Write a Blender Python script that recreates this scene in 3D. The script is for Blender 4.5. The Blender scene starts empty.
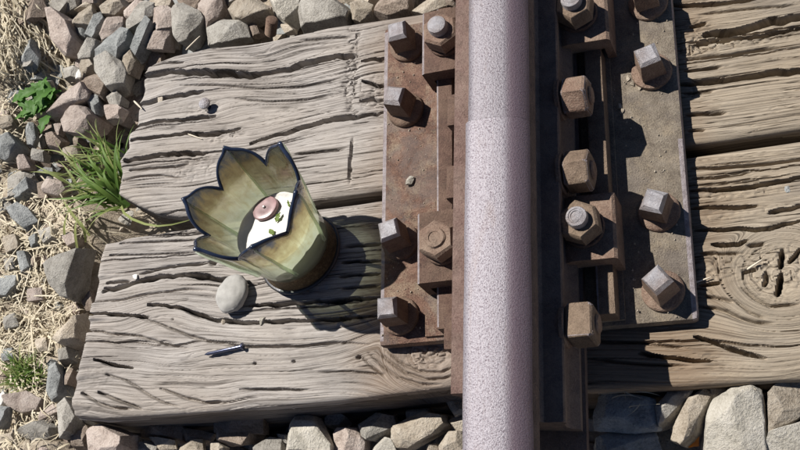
import bpy, bmesh, math, random
import numpy as np
from mathutils import Matrix, Vector

random.seed(7)
RNG = np.random.default_rng(11)
SC = bpy.context.scene
COL = SC.collection

# ------------------------------------------------------------------ camera (millimetres in all tables, metres in the scene)
CAM = np.array([284.81, -446.52, 1102.79])
ROT = np.array([[0.9361447856, 0.0279819685, -0.3504995718],
                [0.0959519137, 0.9386640321, 0.3312145304],
                [0.3382693758, -0.3436958602, 0.8760405156]])      # rows: camera right, up, back
FPX = 1157.2                                                       # focal length for an 800 px wide picture
cam = bpy.data.cameras.new('camera')
cam.sensor_width = 36.0
cam.lens = 36.0 * FPX / 800.0
cam.clip_start = 0.02
cam.clip_end = 200
camo = bpy.data.objects.new('camera', cam)
COL.objects.link(camo)
M = Matrix([[ROT[0][i], ROT[1][i], ROT[2][i], CAM[i] / 1000] for i in range(3)] + [[0, 0, 0, 1]])
camo.matrix_world = M
SC.camera = camo

# ------------------------------------------------------------------ sky and sun
SUN_D = Vector((0.58, -0.38, -1.0)).normalized()                   # the way the light travels
SUN_EL = math.asin(-SUN_D.z)
world = bpy.data.worlds.new('World')
SC.world = world
world.use_nodes = True
wn = world.node_tree
bg = wn.nodes['Background']
sky = wn.nodes.new('ShaderNodeTexSky')
sky.sky_type = 'NISHITA'
sky.sun_disc = False
sky.air_density = 0.45
sky.dust_density = 0.3
sky.altitude = 1500
sky.sun_elevation = SUN_EL
sky.sun_rotation = math.atan2(-SUN_D.x, -SUN_D.y)
wn.links.new(sky.outputs[0], bg.inputs[0])
bg.inputs[1].default_value = 0.062
sl = bpy.data.lights.new('sun', 'SUN')
sl.energy = 5.0
sl.angle = math.radians(0.53)
sl.color = (1.0, 0.955, 0.89)
so = bpy.data.objects.new('sun', sl)
so.rotation_euler = SUN_D.to_track_quat('-Z', 'Y').to_euler()
so.location = (-2, 1.5, 4)
COL.objects.link(so)
SC.view_settings.view_transform = 'Standard'
SC.view_settings.look = 'None'
SC.view_settings.exposure = 0.42
SC.view_settings.gamma = 1.0


# ------------------------------------------------------------------ helpers
def U(x, y, z=0.0):
    """point of the plane z (mm) that the photograph shows at pixel x, y"""
    d = ROT.T @ np.array([(x - 400) / FPX, -(y - 225) / FPX, -1.0])
    t = (z - CAM[2]) / d[2]
    return CAM + t * d


def h2(ix, iy, s):
    n = (ix.astype(np.int64) * 374761393 + iy.astype(np.int64) * 668265263 + s * 974634777) & 0x7fffffff
    n = ((n ^ (n >> 13)) * 1274126177) & 0x7fffffff
    return ((n ^ (n >> 16)) & 0xffff) / 65535.0


def vnoise(x, y, s=0):
    ix, iy = np.floor(x), np.floor(y)
    fx, fy = x - ix, y - iy
    fx, fy = fx * fx * (3 - 2 * fx), fy * fy * (3 - 2 * fy)
    a, b = h2(ix, iy, s), h2(ix + 1, iy, s)
    c, d = h2(ix, iy + 1, s), h2(ix + 1, iy + 1, s)
    return (a * (1 - fx) + b * fx) * (1 - fy) + (c * (1 - fx) + d * fx) * fy


def fbm(x, y, s=0, o=3):
    t, a, n = 0.0, 0.5, 0.0
    for k in range(o):
        t = t + a * vnoise(x * 2 ** k, y * 2 ** k, s + k)
        n += a
        a *= 0.5
    return t / n


def noise3(p, s=0):
    return (vnoise(p[:, 0] + 7.3 * p[:, 2], p[:, 1] - 3.1 * p[:, 2], s) + vnoise(p[:, 1] + 5.7 * p[:, 0], p[:, 2] + 1.9, s + 5)
            + vnoise(p[:, 2] - 4.1 * p[:, 1], p[:, 0] + 2.3, s + 9)) / 3


def ss(a, b, x):
    t = np.clip((x - a) / (b - a), 0, 1)
    return t * t * (3 - 2 * t)


def mesh_np(name, v, f, mat, smooth=True, uv=None):
    """v in millimetres; f list/array of faces"""
    me = bpy.data.meshes.new(name)
    me.from_pydata((np.asarray(v) / 1000.0).tolist(), [], f if isinstance(f, list) else f.tolist())
    if mat: me.materials.append(mat)
    if smooth: me.polygons.foreach_set('use_smooth', [True] * len(me.polygons))
    if uv is not None:
        l = me.uv_layers.new(name='UVMap')
        idx = np.zeros(len(me.loops), dtype=np.int64)
        me.loops.foreach_get('vertex_index', idx)
        l.data.foreach_set('uv', np.asarray(uv)[idx].astype(np.float32).ravel())
    me.update()
    return me


def link(name, me, parent=None):
    o = bpy.data.objects.new(name, me)
    COL.objects.link(o)
    if parent: o.parent = parent
    return o


def tag(o, label=None, cat=None, group=None, kind=None):
    if label: o['label'] = label
    if cat: o['category'] = cat
    if group: o['group'] = group
    if kind: o['kind'] = kind
    return o


def thing(name, label, cat, loc=(0, 0, 0), rz=0.0, group=None):
    o = bpy.data.objects.new(name, None)
    COL.objects.link(o)
    o.empty_display_size = 0.02
    o.location = [c / 1000 for c in loc]
    o.rotation_euler = (0, 0, rz)
    return tag(o, label, cat, group)


def bm_obj(name, bm, mat, parent=None, bevel=0.0, seg=2, rough=0.0, angle=32):
    """bmesh in millimetres -> one object"""
    if bevel:
        ed = [e for e in bm.edges if e.is_manifold and e.calc_face_angle(0) > math.radians(angle)]
        bmesh.ops.bevel(bm, geom=ed, offset=bevel, segments=seg, affect='EDGES', profile=0.6, clamp_overlap=True)
    bmesh.ops.recalc_face_normals(bm, faces=bm.faces[:])
    if rough:
        for v in bm.verts:
            v.co += Vector((random.uniform(-1, 1), random.uniform(-1, 1), random.uniform(-1, 1))) * rough
    bmesh.ops.scale(bm, vec=(.001, .001, .001), verts=bm.verts[:])
    me = bpy.data.meshes.new(name)
    bm.to_mesh(me)
    bm.free()
    me.materials.append(mat)
    me.polygons.foreach_set('use_smooth', [True] * len(me.polygons))
    try:
        me.set_sharp_from_angle(angle=math.radians(38))
    except Exception:
        pass
    return link(name, me, parent)


def wear_glint(o, amt=1.0, side=None):  # pale steel on small bevels; side keeps the sunward ones, a painted glint
    o.data.materials.append(WORN_GLINT_EDGE)
    k = len(o.data.materials) - 1
    for p in o.data.polygons:
        n = p.normal
        if n.z > 0.2 and (abs(n.x) > 0.25 or abs(n.y) > 0.25) and p.area < 3.2e-4 and (side is None or n.x * side > 0.15) and random.random() < amt:
            p.material_index = k
    return o


def wear_small(o, limit=2.6e-5, amt=0.6):
    o.data.materials.append(WORN_GLINT_EDGE)
    k = len(o.data.materials) - 1
    for p in o.data.polygons:
        if p.area < limit and random.random() < amt: p.material_index = k
    return o


def bm_box(x0, x1, y0, y1, z0, z1, bm=None):
    bm = bm or bmesh.new()
    r = bmesh.ops.create_cube(bm, size=1)
    for v in r['verts']:
        v.co = Vector((x0 if v.co.x < 0 else x1, y0 if v.co.y < 0 else y1, z0 if v.co.z < 0 else z1))
    return bm


def bm_prism(poly, a, b, axis='y', bm=None):
    """closed 2D polygon extruded from a to b; axis 'y': poly is (x,z); axis 'z': (x,y); axis 'x': (y,z)"""
    bm = bm or bmesh.new()
    def P(p, t):
        return {'y': (p[0], t, p[1]), 'z': (p[0], p[1], t), 'x': (t, p[0], p[1])}[axis]
    A = [bm.verts.new(P(p, a)) for p in poly]
    B = [bm.verts.new(P(p, b)) for p in poly]
    n = len(poly)
    bm.faces.new(A)
    bm.faces.new(B[::-1])
    for i in range(n):
        bm.faces.new((A[i], B[i], B[(i + 1) % n], A[(i + 1) % n]))
    return bm


def bm_lathe(prof, seg=32, bm=None):
    """prof: (r, z) from bottom to top, closed at the axis by fans"""
    bm = bm or bmesh.new()
    rings = []
    for r, z in prof:
        rings.append([bm.verts.new((r * math.cos(2 * math.pi * k / seg), r * math.sin(2 * math.pi * k / seg), z)) for k in range(seg)])
    for a, b in zip(rings, rings[1:]):
        for k in range(seg):
            bm.faces.new((a[k], a[(k + 1) % seg], b[(k + 1) % seg], b[k]))
    bm.faces.new(rings[0][::-1])
    bm.faces.new(rings[-1])
    return bm


# ------------------------------------------------------------------ materials
class NT:
    def __init__(s, name):
        s.m = bpy.data.materials.new(name)
        s.m.use_nodes = True
        s.t = s.m.node_tree
        s.b = s.t.nodes['Principled BSDF']
        s.out = s.t.nodes['Material Output']
        s.tc = s.t.nodes.new('ShaderNodeTexCoord')

    def n(s, typ, **k):
        x = s.t.nodes.new(typ)
        for a, v in k.items(): setattr(x, a, v)
        return x

    def l(s, a, b): s.t.links.new(a, b)

    def map(s, src='Object', scale=(1, 1, 1)):
        m = s.n('ShaderNodeMapping')
        m.inputs['Scale'].default_value = scale
        s.l(s.tc.outputs[src], m.inputs[0])
        return m.outputs[0]

    def pos(s, scale=(1, 1, 1)):
        g = s.n('ShaderNodeNewGeometry')
        m = s.n('ShaderNodeMapping')
        m.inputs['Scale'].default_value = scale
        s.l(g.outputs['Position'], m.inputs[0])
        return m.outputs[0]

    def noise(s, vec, scale, detail=4, rough=0.6, dist=0.0):
        x = s.n('ShaderNodeTexNoise')
        x.inputs['Scale'].default_value = scale
        x.inputs['Detail'].default_value = detail
        x.inputs['Roughness'].default_value = rough
        x.inputs['Distortion'].default_value = dist
        s.l(vec, x.inputs['Vector'])
        return x.outputs['Fac']

    def ramp(s, fac, stops):
        r = s.n('ShaderNodeValToRGB')
        e = r.color_ramp.elements
        while len(e) < len(stops): e.new(0.5)
        for i, (p, c) in enumerate(stops):
            e[i].position = p
            e[i].color = (*c, 1) if len(c) == 3 else c
        s.l(fac, r.inputs[0])
        return r.outputs[0]

    def mix(s, fac, a, b, blend='MIX'):
        x = s.n('ShaderNodeMix', data_type='RGBA', blend_type=blend)
        for sock, v in ((x.inputs[0], fac), (x.inputs[6], a), (x.inputs[7], b)):
            if isinstance(v, (int, float)): sock.default_value = v
            elif isinstance(v, tuple): sock.default_value = (*v, 1)
            else: s.l(v, sock)
        return x.outputs[2]

    def math(s, op, a, b=0.0, clamp=False):
        x = s.n('ShaderNodeMath', operation=op, use_clamp=clamp)
        for sock, v in ((x.inputs[0], a), (x.inputs[1], b)):
            if isinstance(v, (int, float)): sock.default_value = v
            else: s.l(v, sock)
        return x.outputs[0]

    def bump(s, h, strength=0.5, dist=0.001, prev=None):
        x = s.n('ShaderNodeBump')
        x.inputs['Strength'].default_value = strength
        x.inputs['Distance'].default_value = dist
        s.l(h, x.inputs['Height'])
        if prev is not None: s.l(prev, x.inputs['Normal'])
        return x.outputs[0]

    def set(s, color=None, rough=None, metal=None, normal=None, spec=None):
        for k, v in (('Base Color', color), ('Roughness', rough), ('Metallic', metal), ('Normal', normal), ('Specular IOR Level', spec)):
            if v is None: continue
            if isinstance(v, (int, float)): s.b.inputs[k].default_value = v
            elif isinstance(v, tuple): s.b.inputs[k].default_value = (*v, 1)
            else: s.l(v, s.b.inputs[k])
        return s.m


def mat_wood(name='weathered_wood', flank_shade=1.0):
    s = NT(name)
    uv = s.map('UV', (1, 1, 1))
    def st(a, b):
        m = s.n('ShaderNodeMapping'); m.inputs['Scale'].default_value = (a, b, 1); s.l(s.tc.outputs['UV'], m.inputs[0]); return m.outputs[0]
    fine = s.noise(st(9, 520), 1, 5, 0.72, 0.12)
    mid = s.noise(st(4, 260), 1, 4, 0.65, 0.2)
    big = s.noise(s.pos((7, 12, 7)), 1, 4, 0.6)
    streak = s.math('ADD', s.math('MULTIPLY', fine, 0.68), s.math('MULTIPLY', mid, 0.32))
    c = s.ramp(streak, [(0.35, (0.08, 0.071, 0.064)), (0.42, (0.20, 0.182, 0.169)), (0.48, (0.315, 0.292, 0.274)), (0.58, (0.40, 0.375, 0.353)), (0.72, (0.49, 0.463, 0.437))])
    chk = s.math('ABSOLUTE', s.math('SUBTRACT', s.noise(st(6, 210), 1, 2, 0.5, 0.25), 0.5))
    msk = s.noise(st(9, 40), 1, 2, 0.5)
    chk = s.math('MULTIPLY', s.ramp(chk, [(0.0, (1, 1, 1)), (0.022, (0, 0, 0))]), s.ramp(msk, [(0.40, (0, 0, 0)), (0.55, (1, 1, 1))]))
    c = s.mix(s.math('MULTIPLY', chk, 0.8), c, (0.05, 0.042, 0.036))
    c = s.mix(s.ramp(big, [(0.35, (0, 0, 0)), (0.7, (1, 1, 1))]), c, (0.93, 0.89, 0.84), 'MULTIPLY')
    # the sleepers have weathered tan on the side of the rail where the dust lies
    sx = s.n('ShaderNodeSeparateXYZ'); s.l(s.pos(), sx.inputs[0])
    mr = s.n('ShaderNodeMapRange'); s.l(sx.outputs[0], mr.inputs[0])
    mr.inputs[1].default_value = -0.1; mr.inputs[2].default_value = 0.12
    c = s.mix(mr.outputs[0], c, s.mix(1.0, c, (0.88, 0.81, 0.68), 'MULTIPLY'))
    # rust run-off bled into the timber round the plate, and old creosote blotches
    def band(v, a, b):
        m_ = s.n('ShaderNodeMapRange'); s.l(v, m_.inputs[0]); m_.inputs[1].default_value = a; m_.inputs[2].default_value = b; return m_.outputs[0]
    dx_ = s.math('ADD', s.math('ABSOLUTE', sx.outputs[0]), s.math('MULTIPLY', big, -0.09))
    c = s.mix(s.math('MULTIPLY', band(dx_, 0.165, 0.105), 0.5), c, (0.17, 0.105, 0.06))
    cre = s.noise(s.pos((5, 16, 5)), 1, 5, 0.65, 0.5)
    c = s.mix(s.math('MULTIPLY', s.ramp(cre, [(0.55, (0, 0, 0)), (0.72, (1, 1, 1))]), 0.5), c, (0.12, 0.108, 0.1))
    pore = s.noise(st(60, 900), 1, 3, 0.6)
    c = s.mix(s.math('MULTIPLY', s.ramp(pore, [(0.58, (0, 0, 0)), (0.66, (1, 1, 1))]), 0.45), c, (0.10, 0.088, 0.078))
    spot = s.noise(s.pos((1, 1, 1)), 900, 2, 0.5)
    c = s.mix(s.math('MULTIPLY', s.ramp(spot, [(0.62, (0, 0, 0)), (0.72, (1, 1, 1))]), 0.35), c, (0.16, 0.13, 0.1))
    if flank_shade < 1: c = s.mix(1.0, c, (flank_shade, flank_shade * .97, flank_shade * .95), 'MULTIPLY')
    h = s.math('ADD', s.math('MULTIPLY', fine, 1.0), s.math('MULTIPLY', mid, 0.25))
    nb = s.bump(s.math('SUBTRACT', h, s.math('MULTIPLY', chk, 0.9)), 0.45, 0.0007)
    nb = s.bump(s.noise(s.pos((1, 1, 1)), 420, 4, 0.7), 0.3, 0.0007, nb)
    return s.set(c, 0.88, 0, nb, 0.2)


def mat_rust(name, c0, c1, c2, dust, dustamt, metal=0.0, scale=70, rough=0.75):
    s = NT(name)
    p = s.pos()
    n1 = s.noise(p, scale, 6, 0.7, 0.4)
    n2 = s.noise(p, scale * 9, 4, 0.7)
    n3 = s.noise(p, scale * 0.35, 4, 0.6)
    c = s.ramp(s.math('ADD', s.math('MULTIPLY', n1, 0.6), s.math('MULTIPLY', n2, 0.4)), [(0.3, c0), (0.5, c1), (0.72, c2)])
    c = s.mix(s.math('MULTIPLY', s.ramp(s.math('ADD', s.math('MULTIPLY', n3, 0.6), s.math('MULTIPLY', n2, 0.4)), [(0.42, (0, 0, 0)), (0.66, (1, 1, 1))]), dustamt), c, dust)
    nb = s.bump(n2, 0.8, 0.0018)
    nb = s.bump(n1, 0.5, 0.004, nb)
    return s.set(c, rough, metal, nb, 0.35)


def mat_railhead(name='worn_rail_steel', tone=1.0):
    s = NT(name)
    p = s.pos()
    sp = s.noise(p, 640, 3, 0.62)
    lg = s.noise(s.pos((1, .25, 1)), 60, 4, 0.6)
    sp2 = s.noise(p, 1300, 2, 0.6)
    c = s.ramp(s.math('ADD', s.math('MULTIPLY', sp, 0.65), s.math('MULTIPLY', sp2, 0.35)), [(0.395, (0.085, 0.06, 0.078)), (0.45, (0.235, 0.213, 0.238)), (0.54, (0.305, 0.286, 0.313)), (0.70, (0.365, 0.346, 0.374))])
    c = s.mix(s.math('MULTIPLY', lg, 0.22), c, (0.27, 0.225, 0.24))
    sc_ = s.noise(s.pos((420, 3, 420)), 1, 4, 0.6)
    c = s.mix(s.math('MULTIPLY', s.ramp(sc_, [(0.52, (0, 0, 0)), (0.7, (1, 1, 1))]), 0.3), c, (0.20, 0.165, 0.165))
    rs_ = s.noise(s.pos((40, 7, 40)), 1, 5, 0.7, 0.4)
    c = s.mix(s.math('MULTIPLY', s.ramp(rs_, [(0.55, (0, 0, 0)), (0.7, (1, 1, 1))]), 0.4), c, (0.21, 0.15, 0.125))
    c = s.mix(1.0, c, (tone * .91, tone * .91, tone * .92), 'MULTIPLY')
    # gauge corner: violet brown rust, with its grazing-light dimness darkened into the colour
    sx = s.n('ShaderNodeSeparateXYZ'); s.l(p, sx.inputs[0])
    mr = s.n('ShaderNodeMapRange', interpolation_type='SMOOTHSTEP')
    s.l(s.math('ADD', sx.outputs[0], s.math('MULTIPLY', s.math('SUBTRACT', sp, 0.5), 0.012)), mr.inputs[0])
    mr.inputs[1].default_value = 0.0125; mr.inputs[2].default_value = 0.0225
    c = s.mix(s.math('MULTIPLY', mr.outputs[0], 0.72), c, (0.145, 0.095, 0.118))
    nb = s.bump(sp, 0.5, 0.0014)
    return s.set(c, 0.5, 0.25, nb, 0.5)


def mat_stone(name, c0, c1, c2):
    s = NT(name)
    oi = s.n('ShaderNodeObjectInfo')
    v = s.n('ShaderNodeVectorMath', operation='ADD')
    s.l(s.pos(), v.inputs[0])
    cm = s.n('ShaderNodeCombineXYZ'); s.l(oi.outputs['Random'], cm.inputs[0]); s.l(oi.outputs['Random'], cm.inputs[1])
    s.l(cm.outputs[0], v.inputs[1])
    n1 = s.noise(v.outputs[0], 42, 6, 0.68, 0.3)
    n2 = s.noise(v.outputs[0], 420, 4, 0.7)
    c = s.ramp(s.math('ADD', s.math('MULTIPLY', n1, 0.6), s.math('MULTIPLY', n2, 0.4)), [(0.36, c0), (0.49, c1), (0.63, c2)])
    hs = s.n('ShaderNodeHueSaturation')
    mr = s.n('ShaderNodeMapRange'); s.l(oi.outputs['Random'], mr.inputs[0]); mr.inputs[3].default_value = 0.78; mr.inputs[4].default_value = 1.2
    s.l(mr.outputs[0], hs.inputs['Value']); s.l(c, hs.inputs['Color'])
    nb = s.bump(n1, 0.7, 0.007)
    nb = s.bump(n2, 0.9, 0.0022, nb)
    return s.set(hs.outputs[0], 0.9, 0, nb, 0.2)


def mat_simple(name, c, rough=0.7, metal=0.0, var=0.25, scale=60, bump=0.3, bd=0.001):
    s = NT(name)
    n = s.noise(s.pos(), scale, 4, 0.6)
    a = tuple(x * (1 - var) for x in c)
    b = tuple(min(1, x * (1 + var)) for x in c)
    return s.set(s.ramp(n, [(0.3, a), (0.7, b)]), rough, metal, s.bump(n, bump, bd))


def mat_soil():
    s = NT('dry_soil')
    n1 = s.noise(s.pos(), 18, 6, 0.7)
    n2 = s.noise(s.pos(), 260, 5, 0.7)
    c = s.ramp(s.math('ADD', s.math('MULTIPLY', n1, 0.5), s.math('MULTIPLY', n2, 0.5)), [(0.32, (0.19, 0.155, 0.12)), (0.5, (0.40, 0.34, 0.265)), (0.68, (0.54, 0.475, 0.39))])
    return s.set(c, 0.95, 0, s.bump(n2, 0.8, 0.004), 0.15)


def mat_blade(name, c0, c1, trans=0.35):
    s = NT(name)
    n = s.noise(s.pos(), 90, 3, 0.6)
    oi = s.n('ShaderNodeNewGeometry')
    c = s.mix(s.math('ADD', s.math('MULTIPLY', n, 0.5), s.math('MULTIPLY', oi.outputs['Random Per Island'], 0.5)), c0, c1)
    s.set(c, 0.55, 0, None, 0.3)
    tr = s.n('ShaderNodeBsdfTranslucent'); s.l(c, tr.inputs[0])
    mx = s.n('ShaderNodeMixShader'); mx.inputs[0].default_value = trans
    s.l(s.b.outputs[0], mx.inputs[1]); s.l(tr.outputs[0], mx.inputs[2]); s.l(mx.outputs[0], s.out.inputs[0])
    return s.m


WOOD = mat_wood()
SHADED_FLANK = mat_wood('shaded_flank_wood', 0.5)            # sleeper flanks, their shade put into the wood colour
RUST_PLATE = NT('rusty_plate')
def _plate():
    s = RUST_PLATE
    p = s.pos()
    n1 = s.noise(p, 60, 6, 0.7, 0.4); n2 = s.noise(p, 600, 4, 0.7); n3 = s.noise(p, 28, 5, 0.65)
    f = s.math('ADD', s.math('MULTIPLY', n1, 0.55), s.math('MULTIPLY', n2, 0.45))
    red = s.ramp(f, [(0.34, (0.03, 0.018, 0.015)), (0.46, (0.105, 0.055, 0.038)), (0.56, (0.185, 0.105, 0.073)), (0.68, (0.27, 0.19, 0.15))])
    tan = s.ramp(f, [(0.32, (0.06, 0.046, 0.036)), (0.48, (0.17, 0.14, 0.107)), (0.64, (0.285, 0.245, 0.195))])
    sx = s.n('ShaderNodeSeparateXYZ'); s.l(p, sx.inputs[0])
    mr = s.n('ShaderNodeMapRange'); s.l(sx.outputs[0], mr.inputs[0]); mr.inputs[1].default_value = -0.05; mr.inputs[2].default_value = 0.09
    c = s.mix(mr.outputs[0], red, tan)
    d = s.math('MULTIPLY', s.ramp(s.math('ADD', s.math('MULTIPLY', n3, 0.7), s.math('MULTIPLY', n2, 0.3)), [(0.5, (0, 0, 0)), (0.62, (1, 1, 1))]), 0.65)
    c = s.mix(d, c, (0.31, 0.25, 0.175))
    n5 = s.noise(p, 15, 5, 0.7, 0.6)
    c = s.mix(s.math('MULTIPLY', s.ramp(n5, [(0.5, (0, 0, 0)), (0.6, (1, 1, 1))]), 0.45), c, (0.135, 0.115, 0.105))
    nb = s.bump(n2, 0.8, 0.0018); nb = s.bump(n1, 0.5, 0.004, nb)
    s.set(c, 0.7, 0.1, nb, 0.4)
_plate()
RUST_PLATE = RUST_PLATE.m
WORN_GLINT_EDGE = mat_rust('worn_glint_steel', (0.14, 0.11, 0.11), (0.36, 0.32, 0.33), (0.6, 0.57, 0.6), (0.2, 0.13, 0.1), 0.4, 0.3, 140, 0.5)  # rubbed edges, and the painted glint on sunward bevels
RUST_CLIP = mat_rust('rusty_clip', (0.035, 0.02, 0.016), (0.10, 0.056, 0.042), (0.185, 0.115, 0.085), (0.24, 0.18, 0.125), 0.35)
RUST_NUT = mat_rust('rusty_nut', (0.075, 0.045, 0.034), (0.19, 0.12, 0.088), (0.32, 0.23, 0.18), (0.4, 0.33, 0.25), 0.4)
RUST_NUT_TAN = mat_rust('tan_nut', (0.06, 0.04, 0.03), (0.16, 0.112, 0.08), (0.28, 0.21, 0.16), (0.34, 0.26, 0.18), 0.4)
RUST_SCREW = mat_rust('rusty_screw', (0.07, 0.042, 0.03), (0.16, 0.10, 0.072), (0.26, 0.18, 0.135), (0.3, 0.24, 0.17), 0.3)
STEEL_HEAD = mat_rust('rubbed_steel', (0.24, 0.225, 0.235), (0.44, 0.43, 0.455), (0.66, 0.65, 0.68), (0.2, 0.13, 0.095), 0.75, 0.4, 110, 0.45)
RAIL_HEAD = mat_railhead()
RAIL_HEAD_GREY = mat_railhead('greyer_rail_steel', 0.82)
RAIL_SIDE = mat_rust('rail_side_rust', (0.055, 0.04, 0.036), (0.12, 0.085, 0.075), (0.2, 0.14, 0.115), (0.2, 0.16, 0.12), 0.25)
FISH = mat_rust('fishplate_steel', (0.075, 0.058, 0.05), (0.17, 0.125, 0.105), (0.27, 0.20, 0.165), (0.24, 0.2, 0.16), 0.3)
FISH_BROWN = mat_rust('brown_fishplate', (0.075, 0.045, 0.036), (0.155, 0.095, 0.08), (0.25, 0.165, 0.14), (0.36, 0.3, 0.24), 0.3)
SOIL = mat_soil()
STONES = dict(
    tan=mat_stone('tan_stone', (0.23, 0.19, 0.145), (0.41, 0.355, 0.285), (0.53, 0.475, 0.40)),
    pink=mat_stone('pinkish_stone', (0.23, 0.185, 0.16), (0.40, 0.335, 0.295), (0.51, 0.445, 0.40)),
    grey=mat_stone('grey_stone', (0.19, 0.175, 0.155), (0.345, 0.325, 0.29), (0.47, 0.45, 0.41)),
    blue=mat_stone('bluegrey_stone', (0.155, 0.16, 0.16), (0.295, 0.305, 0.30), (0.41, 0.42, 0.41)),
    pale=mat_stone('pale_stone', (0.30, 0.28, 0.235), (0.48, 0.45, 0.39), (0.60, 0.57, 0.51)),
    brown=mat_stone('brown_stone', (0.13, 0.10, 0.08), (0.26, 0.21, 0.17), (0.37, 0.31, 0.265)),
    white=mat_simple('white_stone', (0.72, 0.70, 0.66), 0.8, 0, 0.12, 120),
)
STRAW = mat_blade('dry_straw', (0.46, 0.385, 0.26), (0.74, 0.68, 0.54), 0.2)
GRASS = mat_blade('green_grass', (0.05, 0.12, 0.02), (0.19, 0.29, 0.06), 0.35)
GRASS_PALE = mat_blade('pale_grass', (0.20, 0.26, 0.08), (0.34, 0.36, 0.14), 0.35)
WEED = mat_blade('weed_leaf', (0.05, 0.14, 0.025), (0.13, 0.27, 0.06), 0.35)

# ------------------------------------------------------------------ ground: one sheet, dense under the picture
def axis_pts(lo, hi, step, far):
    a = np.arange(lo, hi + 1, step)
    o = np.array([60, 160, 320, 600, 1200, 2500, 5000, 10000, far])
    return np.concatenate([lo - o[::-1], a, hi + o])


def ground_z(x, y):
    ed = -540 - 150 * ss(70, 170, y)
    left = ss(0, 1, (ed - x) / 90)                 # earth bank beside the sleeper ends
    z = -150 + 55 * left + 22 * ss(-700, -840, x) * (1 - ss(150, 420, y))
    z = z + 34 * ss(-205, -226, y) + 32 * ss(-205, -226, y) * ss(60, 120, x)
    z = z + 40 * ss(250, 330, y) * ss(200, -100, x)
    z = z + (fbm(x / 90, y / 90, 3, 4) - 0.5) * 26 + (fbm(x / 16, y / 16, 8, 3) - 0.5) * 9
    return z


gx, gy = axis_pts(-1000, 420, 6, 20000), axis_pts(-420, 640, 6, 20000)
X, Y = np.meshgrid(gx, gy)
Z = ground_z(X, Y)
V = np.c_[X.ravel(), Y.ravel(), Z.ravel()]
nx, ny = len(gx), len(gy)
I = (np.arange(ny - 1)[:, None] * nx + np.arange(nx - 1)[None]).ravel()
g = link('ground', mesh_np('ground', V, np.c_[I, I + 1, I + nx + 1, I + nx], SOIL))
tag(g, 'dry tan earth and ballast bed under the track', None, None, 'structure')


# ------------------------------------------------------------------ timber sleepers
def seg_dist(px, py, pts):
    """distance to a polyline, signed side (+ above) and arc position 0..1"""
    best = np.full(px.shape, 1e9); side = np.zeros(px.shape); arc = np.zeros(px.shape)
    L = [math.dist(a, b) for a, b in zip(pts, pts[1:])]
    T = sum(L); acc = 0
    for (a, b), l in zip(zip(pts, pts[1:]), L):
        dx, dy = b[0] - a[0], b[1] - a[1]
        t = np.clip(((px - a[0]) * dx + (py - a[1]) * dy) / (l * l + 1e-9), 0, 1)
        qx, qy = px - a[0] - t * dx, py - a[1] - t * dy
        d = np.hypot(qx, qy)
        m = d < best
        best = np.where(m, d, best)
        side = np.where(m, np.sign(qy * (1 if dx >= 0 else -1) * max(abs(dx), 1e-6) - qx * dy * (1 if dx >= 0 else -1)), side)
        arc = np.where(m, (acc + t * l) / T, arc)
        acc += l
    return best, side, arc


Z0 = -16.5


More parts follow.
